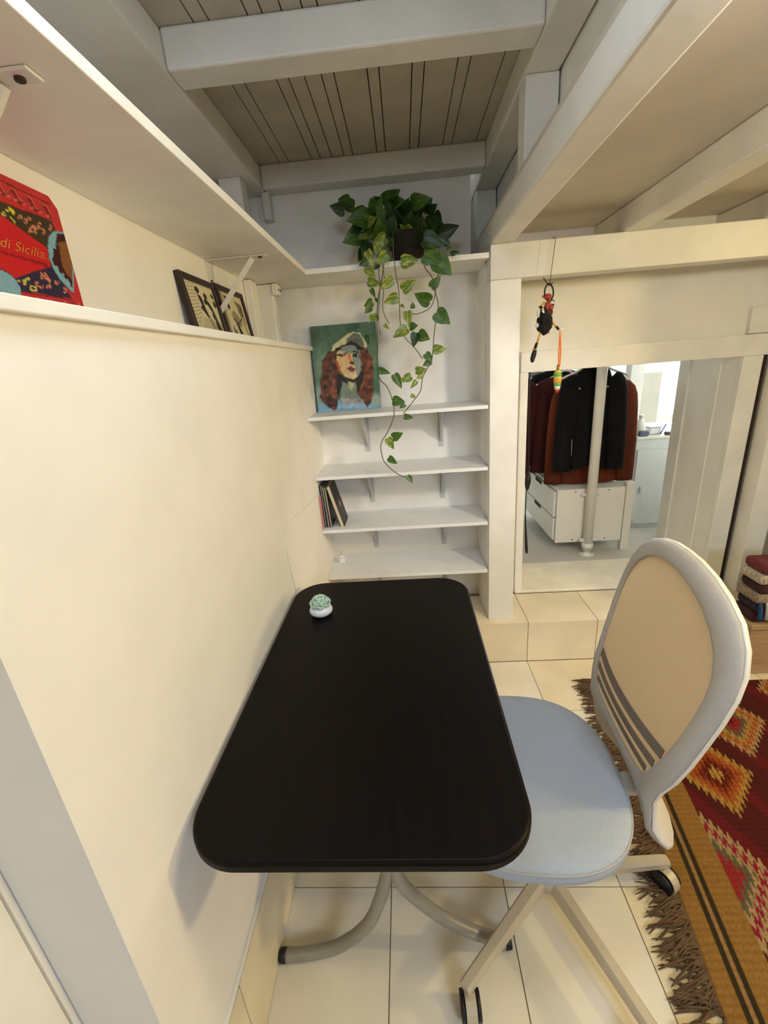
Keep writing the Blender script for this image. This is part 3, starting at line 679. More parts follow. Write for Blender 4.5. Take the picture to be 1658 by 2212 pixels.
def red_panel():
    xb, xt = -.590, -.594
    r = empty('painted_panel', (-.592, .67, 1.5785)); tag(r, 'bright red folk-art panel with blue medallions and gold script on the ledge', 'panel')
    pts = [(.44, 1.5785), (.866, 1.5785), (.866, 1.776), (.852, 1.792), (.44, 1.792)]
    Mr = mat('red_lacquer', (186, 32, 40), .4, .06, 30)
    V = [(xb-.001, y, z) for y, z in pts] + [(xb-.013, y, z) for y, z in pts]; k = len(pts)
    raw('board', V, [tuple(range(k)), tuple(range(2*k-1, k-1, -1))] + [(i, k+i, k+(i+1) % k, (i+1) % k) for i in range(k)], Mr, r)
    ny, nz_ = 200, 130
    Yg, Zg = np.meshgrid(np.linspace(.44, .866, ny), np.linspace(1.792, 1.5785, nz_))
    # clip the cut corner
    cut = (Yg-.852)/.014+(Zg-1.776)/.016 > 1
    Zc = np.where(cut & (Yg > .852), 1.776+.016*(1-(Yg-.852)/.014), Zg)
    d = np.stack([np.full(Yg.shape, xb), Yg, Zc-HC], -1)
    R3 = np.array([rt, -up, fwd]); c3 = d @ R3.T
    X = (CX+FPX*c3[..., 0]/c3[..., 2])*6.911; Y = (CY+FPX*c3[..., 1]/c3[..., 2]-360)*6.911
    A = Art(X, Y, (188, 40, 44))
    DR, HL, PK, YE = (120, 12, 20), (226, 120, 104), (200, 124, 92), (204, 192, 84)
    top = lambda t: 60+ .49*t
    A.line([(-900, -330), (0, 205), (740, 560)], 9, DR)
    tt = np.arange(-900, 760, 12); wave = [(t, 330+.50*t+62*math.sin(t/38.)) for t in tt]; A.line(wave, 22, DR); A.line([(x+16, y-30) for x, y in wave], 8, HL, .6)
    for t in range(-860, 760, 120): A.ell(t+20, 380+.5*(t+20), 26, 20, HL, .8)
    A.line([(-900, 150), (0, 530), (770, 815)], 12, (86, 20, 16))
    A.poly([(-900, 160), (0, 535), (775, 825), (835, 960), (740, 1060), (705, 1215), (0, 712), (-900, 100)], (58, 46, 22))
    for px_, py_, col in ((110, 640, YE), (60, 690, YE), (190, 690, YE), (310, 760, PK), (370, 830, PK), (440, 790, PK), (470, 930, PK), (540, 900, PK), (600, 860, PK), (640, 980, PK), (740, 920, PK)):
        a0 = random.uniform(0, 6)
        A.line([(px_+38*math.cos(a0+q*.7)*(1-q*.13), py_+46*math.sin(a0+q*.7)*(1-q*.13)) for q in range(7)], 11, col)
    A.line([(430, 970), (500, 880), (540, 1000)], 13, PK); A.line([(140, 620), (190, 680)], 20, (206, 200, 40)); A.line([(150, 750), (220, 830)], 9, YE)
    A.poly([(-900, 80), (0, 712), (705, 1215), (765, 1485), (190, 1665), (0, 1540), (-900, 1300)], (198, 22, 30))
    for x0, y0, x1, y1 in ((0, 1260, 120, 1310), (150, 1300, 265, 1355), (290, 1340, 390, 1385), (420, 1380, 530, 1420), (540, 1420, 695, 1480), (560, 1420, 690, 1450)): A.line([(x0, y0), (x1, y1)], 17, (140, 8, 16))
    A.poly([(170, 1680), (780, 1480), (1080, 1975), (290, 1850)], (42, 32, 62))
    for px_, py_, col in ((290, 1720, YE), (360, 1740, YE), (420, 1690, YE), (480, 1800, YE), (560, 1740, PK), (610, 1790, PK), (650, 1640, PK), (700, 1660, PK), (740, 1800, PK), (840, 1720, PK), (960, 1860, PK), (520, 1840, YE)):
        a0 = random.uniform(0, 6)
        A.line([(px_+40*math.cos(a0+q*.7)*(1-q*.13), py_+46*math.sin(a0+q*.7)*(1-q*.13)) for q in range(7)], 11, col)
    A.line([(610, 1590), (740, 1720)], 13, PK); A.line([(670, 1590), (750, 1700)], 12, PK)
    A.poly([(860, 965), (780, 970), (725, 1050), (706, 1180), (735, 1380), (800, 1540), (900, 1700), (1100, 1900), (1100, 1000)], (126, 172, 186))
    A.line([(780, 970), (725, 1050), (706, 1180), (735, 1380), (800, 1540), (900, 1700), (1100, 1900)], 6, (52, 66, 82))
    A.poly([(845, 1050), (830, 1130), (860, 1180), (815, 1150), (840, 1230), (785, 1220), (800, 1300), (775, 1390), (800, 1460), (860, 1490), (880, 1570), (925, 1600), (950, 1580), (960, 1650), (1000, 1690), (1010, 1660), (1060, 1790), (1080, 1800), (1080, 1000), (845, 1000)], (58, 14, 16))
    A.poly([(870, 1130), (900, 1300), (920, 1440), (960, 1540), (1010, 1620), (1080, 1700), (1080, 1100)], (132, 82, 44))
    A.ell(-120, 1990, 470, 480, (40, 40, 52)); A.ell(-120, 1990, 455, 466, (126, 168, 182)); A.ell(-60, 1880, 90, 50, (70, 110, 130), .9)
    A.poly([(300, 1860), (1075, 1985), (1200, 2250), (380, 2100)], (186, 42, 48)); A.line([(320, 1870), (1080, 1990)], 8, DR)
    for t in range(0, 6): A.ell(450+205*t, 2010+28*t, 88, 60, DR); A.ell(450+205*t, 2022+28*t, 74, 54, (196, 48, 66)); A.ell(560+205*t, 1985+30*t, 16, 40, HL, .8)
    A.c = A.c*(1+.03*rng.normal(0, 1, Yg.shape))[..., None]
    P3 = np.stack([np.full(Yg.shape, xb), Yg, Zc], -1)
    gridmesh('painted_front', P3, A.c, vcmat('panel_paint', .4, .1, 200), r)
    # gold script
    cu = bpy.data.curves.new('lettering', 'FONT'); cu.body = 'io di Sicilia..'; cu.size = .021; cu.shear = .45; cu.extrude = .0003; cu.offset = -.0004
    to = bpy.data.objects.new('lettering_src', cu); COL.objects.link(to)
    me = bpy.data.meshes.new_from_object(to.evaluated_get(bpy.context.evaluated_depsgraph_get())); bpy.data.objects.remove(to)
    xsz = [v.co.x for v in me.vertices]; a = .122/(max(xsz)-min(xsz))
    M_ = Matrix(((0, 0, 1, xb+.0006), (a, 0, 0, .684), (0, 1, 0, 1.686), (0, 0, 0, 1)))
    me.transform(M_); link('lettering', me, mat('gold_paint', (206, 170, 70), .4, .05), r)
red_panel()

# ------------------------------------------------------------------ trailing pothos
def pothos():
    M_l = []
    for i, (dk, lt) in enumerate((((62, 96, 30), (92, 126, 44)), ((94, 124, 38), (178, 182, 76)), ((36, 62, 24), (58, 90, 34)), ((118, 140, 50), (196, 194, 104)))):
        m = bpy.data.materials.new('pothos_leaf_%s' % 'abcd'[i]); m.use_nodes = True; nt = m.node_tree; b = nt.nodes['Principled BSDF']
        b.inputs['Roughness'].default_value = .35
        tc = nt.nodes.new('ShaderNodeTexCoord'); mp = nt.nodes.new('ShaderNodeMapping'); mp.inputs['Scale'].default_value = (5, 1.3, 1)
        oi = nt.nodes.new('ShaderNodeObjectInfo'); ad = nt.nodes.new('ShaderNodeVectorMath'); ad.operation = 'ADD'
        cm = nt.nodes.new('ShaderNodeCombineXYZ'); mu = nt.nodes.new('ShaderNodeMath'); mu.operation = 'MULTIPLY'; mu.inputs[1].default_value = 40
        nt.links.new(oi.outputs['Random'], mu.inputs[0]); nt.links.new(mu.outputs[0], cm.inputs[0])
        nt.links.new(tc.outputs['Object'], mp.inputs[0]); nt.links.new(mp.outputs[0], ad.inputs[0]); nt.links.new(cm.outputs[0], ad.inputs[1])
        nz = nt.nodes.new('ShaderNodeTexNoise'); nz.inputs['Scale'].default_value = 1.6; nz.inputs['Detail'].default_value = 5
        nt.links.new(ad.outputs[0], nz.inputs['Vector'])
        cr = nt.nodes.new('ShaderNodeValToRGB'); cr.color_ramp.elements[0].position = .48; cr.color_ramp.elements[1].position = .62
        cr.color_ramp.elements[0].color = (*lin(dk), 1); cr.color_ramp.elements[1].color = (*lin(lt), 1)
        nt.links.new(nz.outputs['Fac'], cr.inputs[0]); nt.links.new(cr.outputs[0], b.inputs['Base Color'])
        t = nt.nodes.new('ShaderNodeBsdfTranslucent'); mx = nt.nodes.new('ShaderNodeMixShader'); mx.inputs[0].default_value = .25
        nt.links.new(cr.outputs[0], t.inputs[0]); nt.links.new(b.outputs[0], mx.inputs[1]); nt.links.new(t.outputs[0], mx.inputs[2]); nt.links.new(mx.outputs[0], nt.nodes['Material Output'].inputs[0])
        M_l.append(m)
    # heart-shaped leaf, length 1 along +Y
    prof = [(-.02, .05), (-.07, .20), (-.05, .34), (.06, .43), (.20, .46), (.36, .43), (.52, .36), (.68, .26), (.83, .14), (.93, .06)]
    meshes = []
    for m in M_l:
        V = [(0, 0, 0)]; F = []
        rows = []
        for k, (y, w) in enumerate(prof):
            row = []
            for q in (-1, -.5, 0, .5, 1):
                yy_ = y if q else max(y, .0)
                row.append(len(V)); V.append((w*q, yy_, .10*abs(q)*w/.46*.9-.16*(y-.2)**2*(1 if y > .2 else .2)))
            rows.append(row)
        for a, b in zip(rows[:-1], rows[1:]):
            for q in range(4): F.append((a[q], a[q+1], b[q+1], b[q]))
        tip = len(V); V.append((.015, 1.0, -.12)); a = rows[-1]
        for q in range(4): F.append((a[q], a[q+1], tip))
        me = bpy.data.meshes.new('leaf'); me.from_pydata(V, [], F); me.materials.append(m); me.update()
        for p in me.polygons: p.use_smooth = True
        meshes.append(me)
    r = empty('hanging_pothos', (.045, 2.0, 1.85)); tag(r, 'variegated pothos in a dark basket pot trailing down past the niche shelves', 'plant')
    Mp = mat('dark_basket', (46, 34, 24), .8, .3, 60, .6, bscale=120, stretch=(1, 1, 5))
    pot = lathe('pot', [(.050, 0), (.058, .002), (.060, .03), (.064, .032), (.064, .06), (.068, .063), (.069, .095), (.074, .098), (.075, .112), (.066, .112), (.064, .1)], (.047, 2.0, 1.8502), Mp, r, 28)
    lathe('soil', [(.064, .098), (.03, .104)], (.047, 2.0, 1.8502), mat('soil', (40, 28, 20), .95, .3), r, 20)
    cpos = Vector((0, 0, HC))
    def leaf(b, t, v=0, wr=1.0, roll=0.):
        b = Vector(b); t = Vector(t); d = t-b; L_ = d.length; d.normalize()
        view = (cpos-b).normalized(); n_ = (view-d*view.dot(d)).normalized()
        w_ = d.cross(n_); R_ = Matrix.Rotation(roll, 3, d); n_ = R_ @ n_; w_ = R_ @ w_
        M_ = Matrix(((w_.x*L_*wr, d.x*L_, n_.x*L_, b.x), (w_.y*L_*wr, d.y*L_, n_.y*L_, b.y), (w_.z*L_*wr, d.z*L_, n_.z*L_, b.z), (0, 0, 0, 1)))
        o = bpy.data.objects.new('leaf', meshes[v]); COL.objects.link(o); attach(o, r); o.matrix_basis = M_
    def c3(x, y, dep=1.862): return at('y', dep, 620+x/3.252, 380+y/3.252)
    Ms = mat('vine_stem', (84, 82, 40), .6, .15, 60); Mb = mat('vine_stem_brown', (86, 60, 38), .6, .15, 60)
    z_ = lambda pts: smooth_pts([c3(*p) for p in pts], 5)
    start = lambda x: [(x, 2.0, 1.955), (x, 1.93, 1.985), (x, 1.88, 1.94)]
    def vine(pts, rr=.0018, m=Ms):
        p0 = c3(*pts[0]); P = [Vector((.047+(p0.x-.047)*.5, 1.995, 1.955)), Vector((p0.x, 1.90, max(p0.z+.015, 1.95)))] + [c3(*p) for p in pts]
        tube('vine', smooth_pts(P, 5), rr, m, r, 6)
    vine([(745, 440), (745, 540), (765, 700), (785, 830), (795, 1040), (830, 1140), (890, 1200), (950, 1285)], .0016)
    vine([(960, 560), (965, 640), (1015, 710), (1035, 800), (1060, 900), (1055, 960), (1035, 1080), (1025, 1200), (1015, 1290), (985, 1350), (950, 1420), (935, 1510), (880, 1590), (815, 1670)], .0019, Mb)
    vine([(1070, 520), (1060, 680), (1045, 790), (1030, 870), (1000, 930), (920, 968), (870, 968)], .0016, Mb)
    vine([(690, 430), (680, 600), (665, 720), (640, 850), (630, 1000), (635, 1150), (640, 1400), (700, 1480), (740, 1580), (750, 1680), (715, 1780), (660, 1880), (665, 1960), (690, 2020), (770, 2090), (850, 2125)], .0019, Ms)
    vine([(660, 560), (680, 720), (670, 900), (680, 970), (715, 1040)], .0014)
    vine([(620, 500), (640, 640), (650, 800), (640, 1000), (655, 1120)], .0014)
    H_ = [((805, 605), (925, 590), 1, .85), ((965, 545), (1085, 600), 0, 1.1), ((1045, 590), (1155, 695), 0, 1.0), ((812, 800), (906, 730), 1, .8), ((1012, 782), (1080, 700), 0, .8), ((1000, 880), (892, 828), 0, .9), ((1050, 960), (1144, 1042), 0, .95), ((772, 850), (680, 892), 1, .85),
          ((880, 930), (880, 885), 0, 1), ((842, 955), (856, 1062), 3, .7), ((862, 1060), (918, 1050), 0, 1.1), ((905, 1105), (884, 1204), 2, .8), ((925, 1110), (1000, 1150), 0, 1.1), ((838, 1072), (742, 1134), 1, .75), ((1030, 1220), (1118, 1215), 1, .85), ((972, 1250), (1020, 1304), 0, .9), ((1005, 1300), (952, 1336), 0, .9),
          ((905, 1370), (985, 1360), 1, .8), ((950, 1400), (905, 1425), 3, .8), ((905, 1440), (866, 1495), 1, .6), ((752, 1398), (806, 1494), 0, .65), ((866, 1408), (790, 1446), 1, .8), ((745, 1580), (828, 1588), 0, .95), ((825, 1605), (786, 1632), 0, .8), ((822, 1690), (888, 1700), 0, .7), ((742, 1838), (812, 1806), 0, .9), ((708, 1845), (748, 1922), 1, .75),
          ((714, 1980), (772, 2024), 0, .75), ((846, 2108), (882, 2160), 0, .7), ((640, 1362), (726, 1388), 0, .6), ((558, 645), (622, 722), 1, .7), ((570, 740), (655, 764), 1, .8), ((735, 720), (650, 800), 3, .8), ((590, 795), (618, 858), 0, .6), ((596, 885), (540, 915), 0, 1), ((585, 920), (545, 965), 0, .9), ((640, 985), (572, 1010), 1, .8), ((600, 980), (575, 1030), 1, .7), ((684, 1045), (718, 1078), 3, .6),
          ((556, 1120), (572, 1195), 2, .5), ((620, 860), (640, 900), 0, .4), ((800, 905), (825, 930), 1, .6), ((870, 1540), (905, 1560), 3, .8), ((635, 1770), (630, 1790), 1, .6), ((640, 450), (625, 560), 1, .75), ((560, 530), (605, 620), 3, .7), ((700, 550), (612, 622), 1, .8), ((690, 430), (600, 480), 1, .9), ((640, 620), (600, 660), 2, .8), ((560, 600), (505, 630), 2, 1.0), ((1060, 440), (1150, 490), 2, .9), ((1120, 500), (1160, 515), 0, .8), ((1150, 545), (1215, 535), 2, .6), ((960, 440), (1100, 490), 2, .9)]
    for b, t, v, wr in H_:
        jb = random.uniform(-.012, .006)
        B = c3(*b, dep=1.860+jb); T = c3(*t, dep=1.856+jb-random.uniform(0, .012)); leaf(B, T, v, wr, random.uniform(-.25, .25))
        if b[1] > 700: # short petiole
            pass
    TOP = [((680, 190), (795, 95), 0, .9), ((710, 400), (715, 210), 2, .95), ((600, 270), (582, 175), 0, .6), ((580, 300), (415, 308), 0, .85), ((560, 330), (625, 290), 1, .8), ((620, 360), (500, 440), 1, .8), ((540, 400), (392, 465), 0, .95), ((560, 470), (540, 600), 2, .8), ((760, 330), (720, 200), 2, .9), ((820, 260), (850, 160), 2, .9), ((880, 190), (1005, 155), 0, .8), ((900, 240), (980, 180), 0, .9),
           ((930, 420), (790, 350), 1, .95), ((950, 440), (945, 290), 2, .85), ((990, 270), (1045, 200), 2, .9), ((1040, 260), (1085, 310), 2, .7), ((1060, 420), (1210, 345), 2, .75), ((1010, 290), (1040, 400), 2, .7), ((760, 190), (825, 170), 0, .9), ((640, 240), (660, 150), 0, .8), ((860, 350), (870, 250), 2, .9), ((700, 330), (620, 210), 0, .9), ((660, 420), (640, 300), 0, .9), ((620, 420), (560, 330), 0, .9), ((980, 390), (1010, 300), 2, .8), ((880, 260), (900, 120), 0, .8), ((740, 200), (770, 140), 2, .8), ((540, 520), (500, 600), 2, .7)]
    for b, t, v, wr in TOP:
        dp = random.uniform(1.90, 1.97)
        leaf(c3(*b, dep=dp+.02), c3(*t, dep=dp-random.uniform(0, .05)), v, wr, random.uniform(-.35, .35))
    for _ in range(46):
        a = random.uniform(0, 6.28); cx, cy = 770+random.gauss(0, 130), 330+random.gauss(0, 70); dp = random.uniform(1.96, 2.06)
        a = math.atan2(cy-380, cx-780)+random.uniform(-.6, .6); L_ = random.uniform(80, 130)
        if cy > 430: continue
        leaf(c3(cx, cy, dp), c3(cx+L_*math.cos(a), cy+L_*math.sin(a), dp-random.uniform(-.03, .04)), random.choice((0, 2, 2, 0)), random.uniform(.75, 1), random.uniform(-.5, .5))
pothos()

# ------------------------------------------------------------------ hanging doll
def doll():
    r = empty('hanging_doll', tuple(at('y', 1.86, 1180, 700))); tag(r, 'little hanging doll with red nose, black coat and orange tassel on the header beam', 'doll')
    def c(x, y, dy=0): return at('y', 1.862+dy, 1120+x/6.143, 500+y/6.143)
    u = (c(500, 500)-c(400, 500)).length/100
    Mstr = mat('black_string', (26, 22, 20), .8, .1); Mred = mat('doll_red', (176, 52, 40), .4, .1); Mye = mat('doll_yellow', (214, 160, 50), .7, .1)
    Mfur = mat('doll_fur', (24, 20, 18), .95, .3, 90, .8, bscale=400); Mwh = mat('doll_white', (226, 220, 206), .7, .05); Mor = mat('tassel_orange', (226, 120, 40), .8, .15, 60)
    top = c(490, 85); tp2 = Vector((top.x, 1.90, 1.8765))
    tube('string', [tp2, Vector((top.x, 1.880, 1.8775)), c(488, 100), c(410, 685)], .0011, Mstr, r, 6)
    ringp = [c(400+58*math.cos(a), 810+112*math.sin(a)) for a in np.linspace(0, 2*math.pi, 25)]; tube('ring', ringp, 10*u, Mstr, r, 8)
    tube('knot', [c(385, 700), c(425, 700)], 16*u, Mstr, r, 8); tube('knot', smooth_pts([c(325, 615), c(350, 650), c(390, 700), c(455, 685)]), 6*u, Mstr, r, 6)
    def blob(name, x, y, rx, ry, m, dy=0, rough=0):
        bm = bmesh.new(); bmesh.ops.create_icosphere(bm, subdivisions=3, radius=1); o_ = c(x, y, dy)
        for v in bm.verts:
            k = 1+random.uniform(-rough, rough)*.5
            v.co = Vector((v.co.x*rx*u*k, v.co.y*(rx*.8)*u*k, v.co.z*ry*u*k))+o_
        return bmobj(name, bm, m, r, True)
    blob('cap', 385, 868, 52, 42, Mred); blob('ear', 325, 862, 15, 18, Mred)
    hd = blob('head', 395, 1005, 62, 85, mat('doll_face', (160, 70, 44), .6, .15))
    blob('nose', 430, 1005, 34, 34, Mred, -.012); blob('eye', 440, 945, 24, 22, Mwh, -.012); blob('pupil', 458, 972, 14, 12, Mstr, -.016); blob('tuft', 448, 925, 28, 22, mat('doll_grey', (130, 122, 104), .9, .1), -.006); blob('beard', 390, 1080, 62, 50, mat('doll_brown', (92, 42, 26), .8, .2), -.004, .3)
    blob('coat', 345, 1150, 96, 140, Mfur, 0, .5); blob('coat', 345, 1250, 90, 110, Mfur, 0, .6)
    blob('collar', 262, 1080, 24, 62, Mwh, -.006, .3); blob('collar', 320, 1065, 20, 58, Mwh, -.012, .3); blob('trim_fur', 400, 1300, 40, 50, Mwh, .004, .6); blob('trim_fur', 245, 1245, 24, 30, Mwh, .0, .5)
    tube('arm', smooth_pts([c(275, 1060), c(290, 1000), c(345, 935)]), 15*u, Mye, r, 8); tube('cuff', [c(272, 1010), c(300, 1000)], 20*u, Mstr, r, 8)
    tube('arm', [c(435, 1195), c(505, 1275)], 15*u, Mye, r, 8); tube('cuff', [c(495, 1260), c(528, 1300)], 18*u, Mstr, r, 8); blob('hand', 560, 1300, 36, 24, Mwh)
    tube('leg', [c(292, 1320), c(240, 1490)], 15*u, Mye, r, 8); tube('cuff', [c(240, 1480), c(212, 1560)], [20*u, 22*u], Mstr, r, 8); blob('ankle', 200, 1565, 24, 22, Mye)
    tube('shoe', [c(215, 1570), c(200, 1630), c(182, 1690), c(178, 1738)], [26*u, 36*u, 34*u, 20*u], Mstr, r, 12)
    for k in range(7):
        q = random.uniform(-1, 1); tube('tassel_thread', smooth_pts([c(546, 1322), c(545+12*q, 1400), c(540+30*q, 1560), c(532+26*q, 1760), c(522+12*q, 1800)]), 7*u, Mor, r, 6)
    tube('tassel_cap', [c(525, 1770), c(515, 1840)], 20*u, mat('doll_brass', (160, 120, 60), .4, .1, metal=.5), r, 10)
    cols = [((196, 186, 70), 36), ((96, 170, 84), 54), ((216, 190, 60), 56), ((224, 150, 50), 56), ((90, 160, 84), 54), ((222, 214, 196), 46), ((200, 50, 40), 36), ((206, 40, 36), 16)]
    for k in range(len(cols)-1):
        y0 = 1836+k*43; x0 = 520-k*2
        tube('bead', [c(x0, y0), c(x0-1, y0+21), c(x0-2, y0+43)], [cols[k][1]*u, (cols[k][1]+cols[k+1][1])/2*u, cols[k+1][1]*u], mat('bead_%s' % 'abcdefgh'[k], cols[k][0], .4, .05), r, 12)
doll()

# ------------------------------------------------------------------ succulent ornament on the table
def succulent():
    c = Vector((-.298, 1.163, .7502))
    r = empty('succulent_ornament', tuple(c)); tag(r, 'small mint green ceramic succulent on a white pebble base on the table', 'ornament')
    lathe('pebble_base', [(.012, 0), (.026, .003), (.035, .011), (.0365, .018), (.033, .027), (.022, .034), (.008, .037)], c, mat('glazed_white', (232, 236, 244), .15, .02), r, 36, 1.0, .96)
    Mm = mat('mint_glaze', (206, 232, 214), .3, .06, 60)
    for rad, nn, z0, tiltv, L_, w_, off in ((.020, 7, .034, .75, .030, .017, 0), (.013, 6, .044, 1.05, .027, .015, .4), (.007, 5, .052, 1.25, .022, .012, .2)):
        for k in range(nn):
            a = off+2*math.pi*k/nn
            d = Vector((math.cos(a), math.sin(a), 0)); p = Vector((-d.y, d.x, 0)); V = []; F = []
            prof = [(0, .45), (.25, .8), (.5, 1), (.75, .95), (.92, .6), (1, .08)]
            for t, w in prof:
                an = tiltv*(.35+.65*t); q = d*(rad*.35+L_*t*math.cos(an))+Vector((0, 0, z0-.012+L_*t*math.sin(an)))
                for s in (-1, -.5, 0, .5, 1): V.append(c+q+p*w_*w*s-d*(.006*(s*s)*-1)*.6+Vector((0, 0, .004*s*s)))
            for i in range(len(prof)-1):
                for s in range(4): F.append((i*5+s, i*5+s+1, i*5+s+6, i*5+s+5))
            o = raw('petal', V, F, Mm, r, True, False); sm = o.modifiers.new('solid', 'SOLIDIFY'); sm.thickness = .0028; sm.offset = 0
    lathe('bud', [(.004, .036), (.009, .046), (.008, .054), (.003, .058)], c, Mm, r, 16)
succulent()

# ------------------------------------------------------------------ books and plug in the niche
def books():
    z = .7530
    Mpg = mat('page_edges', (214, 200, 164), .8, .05, 80, stretch=(30, 1, 1))
    def book(x, ang, w, h, d, cov, label, emblem=False, y=1.925):
        M_ = Matrix.Translation((x, y, z)) @ Matrix.Rotation(ang, 4, 'Y')
        r = empty('book', (x, y+d/2, z)); tag(r, label, 'book', 'books leaning on the third niche shelf')
        m = mat('cover_'+label.split()[0], cov, .5, .06)
        box('cover', -w, -w+.0025, 0, d, 0, h, m, r, .0008, 1, M_); box('cover', -.0025, 0, 0, d, 0, h, m, r, .0008, 1, M_)
        box('spine', -w, 0, d-.002, d+.001, 0, h, m, r, .0008, 1, M_); box('pages', -w+.0026, -.0026, .002, d-.003, .003, h-.003, Mpg, r, 0, 1, M_)
        if emblem:
            bm = bmesh.new()
            for s_, e in ((1, .0004),):
                v = [bm.verts.new(M_ @ Vector((e, d*.52+a, h*.47+b))) for a, b in ((-.016, 0), (0, -.022), (.016, 0), (0, .022))]; bm.faces.new(v)
            bmobj('emblem', bm, mat('copper_foil', (196, 130, 86), .4, .1), r)
    book(-.322, -.24, .020, .212, .135, (26, 24, 26), 'black hardcover notebook with a copper diamond, leaning outermost on the shelf', True)
    book(-.3815, -.05, .010, .20, .14, (44, 46, 42), 'charcoal thin notebook second from the outer leaning book')
    book(-.3945, -.035, .009, .205, .14, (58, 74, 72), 'grey-green slim notebook standing in the middle of the books')
    book(-.4080, -.015, .008, .21, .14, (40, 52, 68), 'navy slim notebook beside the pink one')
    book(-.4195, -.005, .0045, .165, .14, (214, 140, 148), 'pink thin booklet against the left niche wall', y=1.900)
books()
pl = empty('plug_adapter', (-.375, 2.06, .506)); tag(pl, 'tiny clear white plug adapter at the left end of the lowest niche shelf', 'plug')
box('body', -.392, -.362, 2.04, 2.07, .506, .530, M_shelf, pl, .004); box('body_top', -.386, -.368, 2.046, 2.064, .530, .546, M_shelf, pl, .003); tube('pin', [(-.38, 2.055, .545), (-.38, 2.055, .566)], .0018, M_steel, pl, 8)
def wall_cord():
    P = [at('x', XW+.003, *p) for p in ((690, 1062), (667, 1090), (617, 1140), (622, 1200), (640, 1278))]
    tag(tube('electric_cable', smooth_pts(P, 4), .0013, M_wall, None, 6), 'thin white cable stapled to the left wall above the table', 'cable')
wall_cord()

